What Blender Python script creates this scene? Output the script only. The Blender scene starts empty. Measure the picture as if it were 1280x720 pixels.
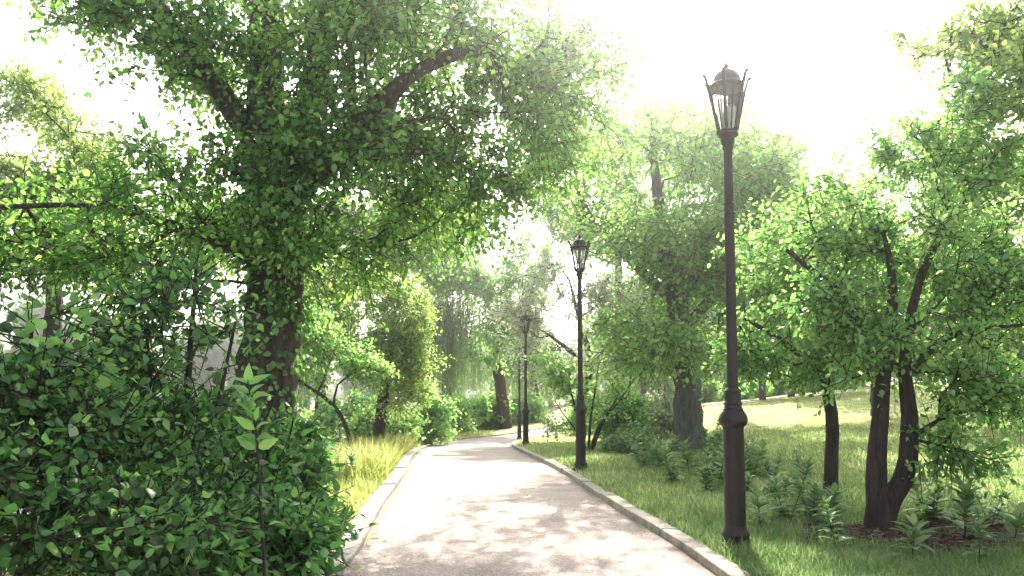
import bpy, math, random
import numpy as np
from mathutils import Vector
C = bpy.context.scene.collection
SC = bpy.context.scene
R = math.radians
# ------------------------------------------------------------------ camera model (metres, 1280x720 pixels of the photo)
F = 1000.0; PITCH = R(4.06); CX, CY = 640.0, 429.0; HC = 1.4
cp, sp = math.cos(PITCH), math.sin(PITCH)
def at(px, py, D):
    u = (px - CX) / F; v = -(py - CY) / F
    dy = cp - v * sp; dz = sp + v * cp
    return np.array([u * D / dy, D, HC + dz * D / dy])
# ------------------------------------------------------------------ object helpers
def tag(o, label=None, cat=None, group=None, kind=None):
    if label: o['label'] = label
    if cat: o['category'] = cat
    if group: o['group'] = group
    if kind: o['kind'] = kind
    return o
def empty(name, loc, label, cat, group=None, rz=0.0):
    o = bpy.data.objects.new(name, None); C.objects.link(o)
    o.location = loc; o.rotation_euler = (0, 0, rz); o.empty_display_size = .2
    return tag(o, label, cat, group)
def link_mesh(name, me, parent=None):
    o = bpy.data.objects.new(name, me); C.objects.link(o)
    if parent: o.parent = parent
    return o
def mesh_np(name, verts, quads=None, tris=None, mat=None, smooth=False, attr=None):
    """verts (N,3); quads (Q,4); tris (T,3); attr (N,) float per vertex."""
    me = bpy.data.meshes.new(name)
    V = np.ascontiguousarray(verts, dtype=np.float32)
    q = np.zeros((0, 4), np.int32) if quads is None else np.asarray(quads, np.int32)
    t = np.zeros((0, 3), np.int32) if tris is None else np.asarray(tris, np.int32)
    nl = q.size + t.size
    me.vertices.add(len(V)); me.vertices.foreach_set('co', V.ravel())
    me.loops.add(nl); me.loops.foreach_set('vertex_index', np.concatenate([q.ravel(), t.ravel()]).astype(np.int32))
    npoly = len(q) + len(t)
    me.polygons.add(npoly)
    st = np.concatenate([np.arange(len(q)) * 4, q.size + np.arange(len(t)) * 3]).astype(np.int32)
    me.polygons.foreach_set('loop_start', st)
    me.polygons.foreach_set('use_smooth', np.full(npoly, bool(smooth)))
    if attr is not None:
        a = me.attributes.new('tone', 'FLOAT', 'POINT'); a.data.foreach_set('value', np.asarray(attr, np.float32))
    me.update(calc_edges=True)
    if mat: me.materials.append(mat)
    return me
def unit(v):
    n = np.linalg.norm(v, axis=-1, keepdims=True); return v / np.maximum(n, 1e-9)
def sstep(a, b, x):
    t = np.clip((x - a) / (b - a), 0, 1); return t * t * (3 - 2 * t)
# ------------------------------------------------------------------ materials
def newmat(name):
    m = bpy.data.materials.new(name); m.use_nodes = True
    nt = m.node_tree; nt.nodes.clear()
    out = nt.nodes.new('ShaderNodeOutputMaterial')
    return m, nt, out
def N(nt, t, **kw):
    n = nt.nodes.new(t)
    for k, v in kw.items():
        if k in n.inputs: n.inputs[k].default_value = v
        else: setattr(n, k, v)
    return n
def leaf_mat(name, cols, tcols, trans=.5, gloss=.06, rough=.35):
    """cols/tcols: 3 reflect / transmit colours over the per-leaf tone."""
    m, nt, out = newmat(name); L = nt.links
    a = N(nt, 'ShaderNodeAttribute', attribute_name='tone')
    def ramp(c):
        r = nt.nodes.new('ShaderNodeValToRGB'); e = r.color_ramp.elements
        e[0].position = .1; e[0].color = (*c[0], 1); e[1].position = .92; e[1].color = (*c[2], 1)
        k = e.new(.55); k.color = (*c[1], 1); L.new(a.outputs['Fac'], r.inputs[0]); return r
    r1, r2 = ramp(cols), ramp(tcols)
    d = N(nt, 'ShaderNodeBsdfDiffuse'); t = N(nt, 'ShaderNodeBsdfTranslucent')
    g = N(nt, 'ShaderNodeBsdfGlossy', Roughness=rough); g.inputs['Color'].default_value = (1, 1, 1, 1)
    L.new(r1.outputs[0], d.inputs[0]); L.new(r2.outputs[0], t.inputs[0])
    mx = N(nt, 'ShaderNodeMixShader', Fac=trans); L.new(d.outputs[0], mx.inputs[1]); L.new(t.outputs[0], mx.inputs[2])
    m2 = N(nt, 'ShaderNodeMixShader', Fac=gloss); L.new(mx.outputs[0], m2.inputs[1]); L.new(g.outputs[0], m2.inputs[2])
    L.new(m2.outputs[0], out.inputs[0]); return m
def bark_mat(name, c1, c2, scale=6.0, rough=.9):
    m, nt, out = newmat(name); L = nt.links
    tc = N(nt, 'ShaderNodeTexCoord'); mp = N(nt, 'ShaderNodeMapping'); mp.inputs['Scale'].default_value = (scale, scale, scale * .22)
    L.new(tc.outputs['Object'], mp.inputs[0])
    n1 = N(nt, 'ShaderNodeTexNoise', Scale=2.2, Detail=8.0, Roughness=.65); L.new(mp.outputs[0], n1.inputs['Vector'])
    vo = N(nt, 'ShaderNodeTexVoronoi', Scale=2.2, feature='DISTANCE_TO_EDGE'); L.new(mp.outputs[0], vo.inputs['Vector'])
    n2 = N(nt, 'ShaderNodeTexNoise', Scale=1.1, Detail=3.0); L.new(tc.outputs['Object'], n2.inputs['Vector'])
    ramp = nt.nodes.new('ShaderNodeValToRGB'); e = ramp.color_ramp.elements
    e[0].position = .3; e[0].color = (*c1, 1); e[1].position = .72; e[1].color = (*c2, 1)
    L.new(n1.outputs[0], ramp.inputs[0])
    mm = N(nt, 'ShaderNodeMix', data_type='RGBA', blend_type='MULTIPLY'); mm.inputs[0].default_value = .5
    L.new(ramp.outputs[0], mm.inputs[6]); L.new(n2.outputs[0], mm.inputs[7])
    b = N(nt, 'ShaderNodeBsdfPrincipled', Roughness=rough); L.new(mm.outputs[2], b.inputs['Base Color'])
    ad = N(nt, 'ShaderNodeMath', operation='MULTIPLY_ADD'); ad.inputs[1].default_value = .8
    L.new(vo.outputs['Distance'], ad.inputs[0]); L.new(n1.outputs[0], ad.inputs[2])
    bu = N(nt, 'ShaderNodeBump', Strength=1.0, Distance=.07); L.new(ad.outputs[0], bu.inputs['Height']); L.new(bu.outputs[0], b.inputs['Normal'])
    L.new(b.outputs[0], out.inputs[0]); return m
M = {}
M['leaf_big'] = leaf_mat('leaf_big', [(.036, .095, .036), (.085, .27, .08), (.24, .46, .14)], [(.14, .36, .05), (.34, .70, .10), (.72, .90, .24)], .5, .045)
M['leaf_ivy'] = leaf_mat('leaf_ivy', [(.035, .10, .035), (.085, .24, .07), (.20, .38, .12)], [(.08, .25, .04), (.18, .44, .06), (.42, .62, .12)], .38, .045)
M['leaf_light'] = leaf_mat('leaf_light', [(.08, .19, .055), (.16, .37, .10), (.32, .50, .18)], [(.26, .56, .10), (.46, .80, .18), (.72, .92, .36)], .57)
M['leaf_right'] = leaf_mat('leaf_right', [(.07, .17, .065), (.15, .35, .12), (.34, .52, .20)], [(.20, .48, .09), (.42, .78, .18), (.74, .92, .36)], .55)
M['leaf_yellow'] = leaf_mat('leaf_yellow', [(.10, .19, .045), (.19, .33, .09), (.34, .45, .16)], [(.34, .56, .09), (.56, .78, .18), (.80, .90, .42)], .57)
M['leaf_pale'] = leaf_mat('leaf_pale', [(.38, .44, .28), (.56, .60, .44), (.72, .73, .58)], [(.5, .62, .34), (.68, .76, .5), (.82, .86, .66)], .5)
M['leaf_bush'] = leaf_mat('leaf_bush', [(.05, .05, .03), (.085, .23, .08), (.26, .46, .16)], [(.06, .18, .04), (.20, .54, .10), (.52, .80, .24)], .42, .03)
M['leaf_far'] = leaf_mat('leaf_far', [(.07, .13, .055), (.13, .23, .09), (.22, .32, .14)], [(.18, .36, .09), (.34, .54, .14), (.52, .68, .28)], .5)
M['leaf_willow'] = leaf_mat('leaf_willow', [(.09, .19, .07), (.15, .29, .11), (.24, .36, .16)], [(.24, .48, .12), (.40, .62, .18), (.6, .74, .32)], .55)
M['weed'] = leaf_mat('weed', [(.08, .18, .07), (.14, .28, .12), (.24, .37, .18)], [(.15, .34, .08), (.28, .5, .14), (.48, .62, .26)], .4, .05, .45)
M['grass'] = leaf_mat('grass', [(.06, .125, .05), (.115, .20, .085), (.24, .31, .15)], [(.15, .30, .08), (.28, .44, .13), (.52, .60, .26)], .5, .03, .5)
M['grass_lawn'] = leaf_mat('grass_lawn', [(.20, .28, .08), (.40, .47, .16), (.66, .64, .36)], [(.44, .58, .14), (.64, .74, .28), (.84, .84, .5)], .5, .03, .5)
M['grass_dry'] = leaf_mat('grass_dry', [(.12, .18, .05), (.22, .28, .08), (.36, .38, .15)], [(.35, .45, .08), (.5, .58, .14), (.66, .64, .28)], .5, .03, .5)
M['litter'] = leaf_mat('litter', [(.06, .035, .025), (.13, .085, .06), (.28, .22, .17)], [(.05, .03, .02), (.08, .05, .03), (.12, .08, .05)], .15, .03, .6)
M['bark_big'] = bark_mat('bark_big', (.04, .030, .031), (.16, .125, .12), 5)
M['bark_grey'] = bark_mat('bark_grey', (.12, .12, .125), (.34, .335, .34), 7)
M['bark_brown'] = bark_mat('bark_brown', (.04, .030, .031), (.13, .098, .095), 9)
M['stem'] = bark_mat('stem', (.04, .05, .02), (.09, .11, .05), 14)
def metal():
    m, nt, out = newmat('lamp_metal'); L = nt.links
    tc = N(nt, 'ShaderNodeTexCoord'); n = N(nt, 'ShaderNodeTexNoise', Scale=9.0, Detail=6.0); L.new(tc.outputs['Object'], n.inputs['Vector'])
    r = nt.nodes.new('ShaderNodeValToRGB'); e = r.color_ramp.elements
    e[0].position = .3; e[0].color = (.014, .010, .012, 1); e[1].position = .75; e[1].color = (.032, .021, .025, 1); L.new(n.outputs[0], r.inputs[0])
    n3 = N(nt, 'ShaderNodeTexNoise', Scale=60.0, Detail=3.0); L.new(tc.outputs['Object'], n3.inputs['Vector'])
    b = N(nt, 'ShaderNodeBsdfPrincipled', Roughness=.42, Metallic=.15); L.new(r.outputs[0], b.inputs['Base Color'])
    mr = N(nt, 'ShaderNodeMapRange'); mr.inputs[3].default_value = .32; mr.inputs[4].default_value = .6; L.new(n.outputs[0], mr.inputs[0]); L.new(mr.outputs[0], b.inputs['Roughness'])
    bu = N(nt, 'ShaderNodeBump', Strength=.15, Distance=.004); L.new(n3.outputs[0], bu.inputs['Height']); L.new(bu.outputs[0], b.inputs['Normal'])
    L.new(b.outputs[0], out.inputs[0]); return m
M['metal'] = metal()
def glass():
    m, nt, out = newmat('lantern_glass'); L = nt.links
    t = N(nt, 'ShaderNodeBsdfTransparent'); t.inputs[0].default_value = (.93, .95, .95, 1)
    d = N(nt, 'ShaderNodeBsdfTranslucent'); d.inputs[0].default_value = (.8, .82, .8, 1)
    g = N(nt, 'ShaderNodeBsdfGlossy', Roughness=.08)
    a = N(nt, 'ShaderNodeMixShader', Fac=.22); L.new(t.outputs[0], a.inputs[1]); L.new(d.outputs[0], a.inputs[2])
    f = N(nt, 'ShaderNodeFresnel', IOR=1.45)
    b = N(nt, 'ShaderNodeMixShader'); L.new(f.outputs[0], b.inputs[0]); L.new(a.outputs[0], b.inputs[1]); L.new(g.outputs[0], b.inputs[2])
    L.new(b.outputs[0], out.inputs[0]); return m
M['glass'] = glass()
def plain(name, c, rough=.6, metal=0.):
    m, nt, out = newmat(name); b = N(nt, 'ShaderNodeBsdfPrincipled', Roughness=rough, Metallic=metal)
    tc = N(nt, 'ShaderNodeTexCoord'); n = N(nt, 'ShaderNodeTexNoise', Scale=20.0, Detail=4.0); nt.links.new(tc.outputs['Object'], n.inputs['Vector'])
    r = nt.nodes.new('ShaderNodeValToRGB'); e = r.color_ramp.elements
    e[0].color = (*[k * .85 for k in c], 1); e[1].color = (*c, 1); nt.links.new(n.outputs[0], r.inputs[0]); nt.links.new(r.outputs[0], b.inputs['Base Color'])
    nt.links.new(b.outputs[0], out.inputs[0]); return m
M['bulb'] = plain('bulb_white', (.82, .82, .8), .3)
def path_mat():
    m, nt, out = newmat('path_gravel'); L = nt.links
    g = N(nt, 'ShaderNodeNewGeometry')
    v = N(nt, 'ShaderNodeTexVoronoi', Scale=75.0); L.new(g.outputs['Position'], v.inputs['Vector'])
    n1 = N(nt, 'ShaderNodeTexNoise', Scale=1.3, Detail=6.0, Roughness=.6); L.new(g.outputs['Position'], n1.inputs['Vector'])
    n2 = N(nt, 'ShaderNodeTexNoise', Scale=38.0, Detail=5.0, Roughness=.75); L.new(g.outputs['Position'], n2.inputs['Vector'])
    r = nt.nodes.new('ShaderNodeValToRGB'); e = r.color_ramp.elements
    e[0].position = .25; e[0].color = (.27, .20, .175, 1); e[1].position = .75; e[1].color = (.61, .52, .47, 1); k = e.new(.5); k.color = (.45, .38, .345, 1)
    L.new(n2.outputs[0], r.inputs[0])
    mm = N(nt, 'ShaderNodeMix', data_type='RGBA', blend_type='OVERLAY'); mm.inputs[0].default_value = .35
    L.new(r.outputs[0], mm.inputs[6]); bw = N(nt, 'ShaderNodeRGBToBW'); L.new(v.outputs['Color'], bw.inputs[0]); L.new(bw.outputs[0], mm.inputs[7])
    hs = N(nt, 'ShaderNodeHueSaturation', Saturation=1.0); L.new(mm.outputs[2], hs.inputs['Color'])
    r2 = nt.nodes.new('ShaderNodeValToRGB'); e = r2.color_ramp.elements
    e[0].position = .3; e[0].color = (.66, .63, .60, 1); e[1].position = .62; e[1].color = (1, 1, 1, 1); L.new(n1.outputs[0], r2.inputs[0])
    m3 = N(nt, 'ShaderNodeMix', data_type='RGBA', blend_type='MULTIPLY'); m3.inputs[0].default_value = .9
    L.new(hs.outputs[0], m3.inputs[6]); L.new(r2.outputs[0], m3.inputs[7])
    ea = N(nt, 'ShaderNodeAttribute', attribute_name='tone'); n5 = N(nt, 'ShaderNodeTexNoise', Scale=7.0, Detail=6.0, Roughness=.7); L.new(g.outputs['Position'], n5.inputs['Vector'])
    mu = N(nt, 'ShaderNodeMath', operation='ADD'); L.new(ea.outputs['Fac'], mu.inputs[0]); L.new(n5.outputs[0], mu.inputs[1])
    mr = N(nt, 'ShaderNodeMapRange', interpolation_type='SMOOTHSTEP'); mr.inputs[1].default_value = .95; mr.inputs[2].default_value = 1.5; mr.inputs[4].default_value = .8; L.new(mu.outputs[0], mr.inputs[0])
    m6 = N(nt, 'ShaderNodeMix', data_type='RGBA'); L.new(mr.outputs[0], m6.inputs[0]); L.new(m3.outputs[2], m6.inputs[6]); m6.inputs[7].default_value = (.16, .12, .10, 1)
    b = N(nt, 'ShaderNodeBsdfPrincipled', Roughness=.92); L.new(m6.outputs[2], b.inputs['Base Color'])
    ad = N(nt, 'ShaderNodeMath', operation='SUBTRACT'); L.new(n2.outputs[0], ad.inputs[0]); L.new(v.outputs['Distance'], ad.inputs[1])
    bu = N(nt, 'ShaderNodeBump', Strength=.6, Distance=.012); L.new(ad.outputs[0], bu.inputs['Height']); L.new(bu.outputs[0], b.inputs['Normal'])
    L.new(b.outputs[0], out.inputs[0]); return m
def kerb_mat():
    m, nt, out = newmat('kerb_stone'); L = nt.links
    g = N(nt, 'ShaderNodeNewGeometry')
    n1 = N(nt, 'ShaderNodeTexNoise', Scale=4.0, Detail=8.0, Roughness=.7); L.new(g.outputs['Position'], n1.inputs['Vector'])
    n2 = N(nt, 'ShaderNodeTexNoise', Scale=60.0, Detail=4.0); L.new(g.outputs['Position'], n2.inputs['Vector'])
    r = nt.nodes.new('ShaderNodeValToRGB'); e = r.color_ramp.elements
    e[0].position = .32; e[0].color = (.09, .09, .06, 1); e[1].position = .70; e[1].color = (.48, .44, .38, 1); k = e.new(.48); k.color = (.31, .285, .24, 1)
    L.new(n1.outputs[0], r.inputs[0])
    mm = N(nt, 'ShaderNodeMix', data_type='RGBA', blend_type='OVERLAY'); mm.inputs[0].default_value = .6
    L.new(r.outputs[0], mm.inputs[6]); L.new(n2.outputs[0], mm.inputs[7])
    b = N(nt, 'ShaderNodeBsdfPrincipled', Roughness=.9); L.new(mm.outputs[2], b.inputs['Base Color'])
    bu = N(nt, 'ShaderNodeBump', Strength=.7, Distance=.01); L.new(n2.outputs[0], bu.inputs['Height']); L.new(bu.outputs[0], b.inputs['Normal'])
    L.new(b.outputs[0], out.inputs[0]); return m
def ground_mat():
    m, nt, out = newmat('park_ground'); L = nt.links
    g = N(nt, 'ShaderNodeNewGeometry'); a = N(nt, 'ShaderNodeAttribute', attribute_name='tone')
    n1 = N(nt, 'ShaderNodeTexNoise', Scale=.9, Detail=8.0, Roughness=.65); L.new(g.outputs['Position'], n1.inputs['Vector'])
    n2 = N(nt, 'ShaderNodeTexNoise', Scale=22.0, Detail=6.0, Roughness=.7); L.new(g.outputs['Position'], n2.inputs['Vector'])
    r = nt.nodes.new('ShaderNodeValToRGB'); e = r.color_ramp.elements   # grass sward
    e[0].position = .3; e[0].color = (.16, .22, .07, 1); e[1].position = .66; e[1].color = (.58, .50, .38, 1); k = e.new(.48); k.color = (.32, .36, .14, 1)
    L.new(n1.outputs[0], r.inputs[0])
    s = nt.nodes.new('ShaderNodeValToRGB'); e = s.color_ramp.elements   # bare soil / mulch
    e[0].position = .35; e[0].color = (.035, .022, .018, 1); e[1].position = .7; e[1].color = (.15, .10, .08, 1); L.new(n2.outputs[0], s.inputs[0])
    mm = N(nt, 'ShaderNodeMix', data_type='RGBA'); L.new(a.outputs['Fac'], mm.inputs[0]); L.new(r.outputs[0], mm.inputs[6]); L.new(s.outputs[0], mm.inputs[7])
    m4 = N(nt, 'ShaderNodeMix', data_type='RGBA', blend_type='OVERLAY'); m4.inputs[0].default_value = .6; L.new(mm.outputs[2], m4.inputs[6]); L.new(n2.outputs[0], m4.inputs[7])
    b = N(nt, 'ShaderNodeBsdfPrincipled', Roughness=.95); L.new(m4.outputs[2], b.inputs['Base Color']); b.inputs['Specular IOR Level'].default_value = .15
    bu = N(nt, 'ShaderNodeBump', Strength=.8, Distance=.04); L.new(n2.outputs[0], bu.inputs['Height']); L.new(bu.outputs[0], b.inputs['Normal'])
    L.new(b.outputs[0], out.inputs[0]); return m
def water_mat():
    m, nt, out = newmat('lake_water'); L = nt.links
    g = N(nt, 'ShaderNodeNewGeometry'); mp = N(nt, 'ShaderNodeMapping'); mp.inputs['Scale'].default_value = (.8, 1.6, 1); L.new(g.outputs['Position'], mp.inputs[0])
    n = N(nt, 'ShaderNodeTexNoise', Scale=1.6, Detail=5.0); L.new(mp.outputs[0], n.inputs['Vector'])
    b = N(nt, 'ShaderNodeBsdfPrincipled', Roughness=.06, IOR=1.33); b.inputs['Base Color'].default_value = (.10, .12, .09, 1)
    bu = N(nt, 'ShaderNodeBump', Strength=.22, Distance=.05); L.new(n.outputs[0], bu.inputs['Height']); L.new(bu.outputs[0], b.inputs['Normal'])
    L.new(b.outputs[0], out.inputs[0]); return m
M['path'], M['kerb'], M['ground'], M['water'] = path_mat(), kerb_mat(), ground_mat(), water_mat()
# ------------------------------------------------------------------ terrain and path
CTRL = np.array([(.30, -8), (.22, -2), (.16, 3), (.12, 7), (-.18, 10.5), (-.5, 15), (-1.05, 21), (-1.42, 27), (-1.52, 31), (-1.28, 36), (-.4, 40),
                 (1.1, 43), (3.3, 46), (6.6, 49), (10.5, 52), (15.3, 54.7), (22, 57), (32, 60), (46, 66), (70, 80)], float)
def catmull(P, n=14):
    P = np.vstack([2 * P[0] - P[1], P, 2 * P[-1] - P[-2]]); out = []
    for i in range(1, len(P) - 2):
        p0, p1, p2, p3 = P[i - 1:i + 3]
        for t in np.arange(n) / n:
            out.append(.5 * ((2 * p1) + (p2 - p0) * t + (2 * p0 - 5 * p1 + 4 * p2 - p3) * t * t + (3 * p1 - p0 - 3 * p2 + p3) * t ** 3))
    out.append(P[-2]); return np.array(out)
CL = catmull(CTRL); HW = 1.5
_ds = np.r_[0, np.cumsum(np.linalg.norm(np.diff(CL, axis=0), axis=1))]
_s = np.arange(0, _ds[-1], .25); CL = np.c_[np.interp(_s, _ds, CL[:, 0]), np.interp(_s, _ds, CL[:, 1])]
CT = unit(np.gradient(CL, axis=0)); CN = np.c_[CT[:, 1], -CT[:, 0]]     # CN: to the right of travel
def pdist(x, y):
    """signed distance to the path's centre line (right positive)."""
    x = np.atleast_1d(np.asarray(x, float)); y = np.atleast_1d(np.asarray(y, float)); sh = x.shape
    x = x.ravel(); y = y.ravel(); out = np.empty(len(x))
    for i in range(0, len(x), 20000):
        dx = x[i:i + 20000, None] - CL[None, :, 0]; dy = y[i:i + 20000, None] - CL[None, :, 1]
        d2 = dx * dx + dy * dy; k = d2.argmin(1); r = np.arange(len(k))
        s = np.sign(dx[r, k] * CN[k, 0] + dy[r, k] * CN[k, 1]); out[i:i + 20000] = np.sqrt(d2[r, k]) * np.where(s == 0, 1, s)
    return out.reshape(sh)
WATER = -1.15
def base_g(x, y):
    x = np.asarray(x, float); y = np.asarray(y, float)
    z = .075 * np.maximum(0, x - 3) * sstep(20, 50, y) * (1 - .75 * sstep(25, 60, x)) + .02 * np.maximum(0, np.minimum(x, 50) - 4)
    z = z - .5 * sstep(15, 42, y) * (1 - sstep(3, 10, x)) * (1 - .8 * sstep(40, 49, y) * sstep(-1.5, 3, x))
    lake = np.maximum(-6.3 + 1.0 * np.sin(y * .21) - x, np.minimum(y - 64 + 1.5 * np.sin(x * .4), (9 - x) * .6))
    lake = np.minimum(lake, np.minimum(105 + x, 135 - y))
    z = z - 2.0 * sstep(-1.0, 5.0, lake)
    return z
def g_(x, y):
    z = base_g(x, y); d = np.abs(pdist(x, y)).reshape(np.shape(z))
    z = z + .075 * sstep(1.5, 1.9, d) + .02 * np.sin(np.asarray(x) * 1.7) * np.sin(np.asarray(y) * 1.3) * sstep(1.8, 3.5, d)
    return z - .03 * (1 - sstep(1.25, 1.5, d))
def g(x, y): return float(g_(np.array([x]), np.array([y]))[0])
def mulch(x, y):
    """0..1 bare soil: under the forked tree, on the lake bank under the bushes."""
    m1 = 1.15 * np.exp(-(((x - 4.5) / 1.9) ** 2 + ((y - 7.9) / 1.15) ** 2) * 1.1)
    m2 = sstep(-2.6, -4.2, pdist(x, y)) * sstep(34, 24, y)
    n = .25 * np.sin(x * 3.1 + y * 1.3) * np.sin(y * 2.7 - x)
    return np.clip(sstep(.35, .6, m1 + n * .5) + m2, 0, 1)
def axis(lo, hi, a, b, step, growth=1.25):
    v = list(np.arange(a, b + 1e-6, step)); s = step
    while v[-1] < hi: s *= growth; v.append(v[-1] + s)
    s = step; pre = []
    q = a
    while q > lo: s *= growth; q -= s; pre.append(q)
    return np.array(pre[::-1] + v)
def build_ground():
    xs = axis(-900, 900, -12, 22, .22, 1.14); ys = axis(-60, 1500, -2, 62, .22, 1.14)
    X, Y = np.meshgrid(xs, ys); Z = g_(X.ravel(), Y.ravel())
    nx, ny = len(xs), len(ys); V = np.c_[X.ravel(), Y.ravel(), Z]
    i = (np.arange(ny - 1)[:, None] * nx + np.arange(nx - 1)[None]).ravel()
    me = mesh_np('ground', V, np.c_[i, i + 1, i + 1 + nx, i + nx], mat=M['ground'], smooth=True, attr=mulch(V[:, 0], V[:, 1]))
    tag(link_mesh('ground', me), kind='structure')
build_ground()
w = mesh_np('water', np.array([(-115, -50, WATER), (30, -50, WATER), (30, 145, WATER), (-115, 145, WATER)]), [[0, 1, 2, 3]], mat=M['water'])
tag(link_mesh('water', w), kind='structure')
def strip(offs, zs, i0=0, i1=None):
    """cross-section (offset, z above path centre level) swept along the centre line."""
    i1 = len(CL) if i1 is None else i1
    K = len(offs); idx = np.arange(i0, i1)
    V = []
    for o, z in zip(offs, zs):
        p = CL[idx] + CN[idx] * o
        V.append(np.c_[p, base_g(p[:, 0], p[:, 1]) + z])
    V = np.stack(V, 1).reshape(-1, 3)
    a = (np.arange(len(idx) - 1)[:, None] * K + np.arange(K - 1)[None]).ravel()
    return V, np.c_[a, a + 1, a + 1 + K, a + K]
offs = np.r_[-HW - .02, -1.44, -1.35, np.linspace(-1.2, 1.2, 9), 1.35, 1.44, HW + .02]
V, Q = strip(offs, .012 - .010 * (offs / HW) ** 2); V[:, 2] += .004 * np.sin(V[:, 0] * 5.1) * np.sin(V[:, 1] * 3.3)
tag(link_mesh('path', mesh_np('path', V, Q, mat=M['path'], smooth=True, attr=np.tile(sstep(1.15, 1.5, np.abs(offs)) * .9, len(CL)))), kind='structure')
def kerb(side, width, top, seed):
    rg = np.random.default_rng(seed); Vs, Qs, n = [], [], 0
    L = 1.62; s = 0.0; tot = _s[-1]
    while s < tot - 1:
        ss = np.linspace(s + .004, s + L - .004, 4); s += L
        c = np.c_[np.interp(ss, _s, CL[:, 0]), np.interp(ss, _s, CL[:, 1])]
        nn = unit(np.c_[np.interp(ss, _s, CN[:, 0]), np.interp(ss, _s, CN[:, 1])]) * side
        h = top + rg.normal(0, .005); w0 = HW + rg.normal(0, .0015)
        prof = [(0, -.12), (0, h - .008), (.008, h), (width - .008, h - .002), (width, h - .008), (width, -.12)]
        if side < 0: prof = prof[::-1]
        for k in range(4):
            b = base_g(c[k, 0] + nn[k, 0] * HW, c[k, 1] + nn[k, 1] * HW)
            e = 0.001 if k in (0, 3) else 0
            for (o, z) in prof:
                p = c[k] + nn[k] * (w0 + o); Vs.append((p[0], p[1], b + z - (e if z > 0 else 0)))
        for k in range(3):
            for j in range(5):
                a = n + k * 6 + j; Qs.append((a, a + 1, a + 7, a + 6))
        for (k, r) in ((0, 1), (3, -1)):
            a = n + k * 6; f = [a + j for j in range(6)]
            f = f if r > 0 else f[::-1]
            Qs.append((f[0], f[1], f[4], f[5])); Qs.append((f[1], f[2], f[3], f[4]))
        n += 24
    me = mesh_np('kerb', np.array(Vs), Qs, mat=M['kerb']); me.validate(); return tag(link_mesh('kerb', me), kind='structure')
kerb(1, .17, .085, 1); kerb(-1, .24, .06, 2)
# ------------------------------------------------------------------ leaves, twigs, skeletons
LT6 = (np.array([(0, 0, 0), (.32, .40, .08), (.72, .30, .05), (1, 0, -.04), (.72, -.30, .05), (.32, -.40, .08)]), [(0, 1, 2, 3), (0, 3, 4, 5)])
LT11 = (np.array([(0, 0, 0), (.25, 0, -.02), (.5, 0, -.03), (.78, 0, -.06), (1.12, 0, -.18), (.16, .28, .04), (.42, .44, .05), (.76, .27, -.02), (.16, -.28, .04), (.42, -.44, .05), (.76, -.27, -.02)]),
        [(0, 1, 5, 0), (1, 2, 6, 5), (2, 3, 7, 6), (3, 4, 7, 3), (0, 8, 1, 0), (1, 8, 9, 2), (2, 9, 10, 3), (3, 10, 4, 3)])
def leaves_mesh(name, P, D, U, S, mat, rng, tmpl='6', width=.8, tone=None, parent=None):
    """P base points, D directions, U approx normals, S lengths"""
    n = len(P); D = unit(D); side = unit(np.cross(U, D)); up = np.cross(D, side)
    T, faces = LT6 if tmpl == '6' else LT11
    wv = width * rng.uniform(.8, 1.2, n); curl = rng.normal(1, .9, n)
    V = P[:, None, :] + S[:, None, None] * (T[None, :, 0, None] * D[:, None, :] + (T[None, :, 1] * wv[:, None])[..., None] * side[:, None, :] + (T[None, :, 2] * curl[:, None])[..., None] * up[:, None, :])
    k = len(T); off = (np.arange(n) * k)[:, None]
    tone = rng.uniform(0, 1, n) if tone is None else tone
    at_ = np.repeat(tone, k)
    qs = [f for f in faces if len(set(f)) == 4]; ts = [tuple(dict.fromkeys(f)) for f in faces if len(set(f)) == 3]
    q = (off[:, :, None] + np.array(qs)[None]).reshape(-1, 4)
    t = (off[:, :, None] + np.array(ts)[None]).reshape(-1, 3) if ts else None
    return mesh_np(name, V.reshape(-1, 3), q, t, mat=mat, attr=at_, smooth=(tmpl != '6'))
def frames(d):
    ref = np.array([.31, .93, .17]); ref /= np.linalg.norm(ref)
    a = unit(np.cross(d, ref) + 1e-6); b = np.cross(d, a); return a, b
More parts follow.
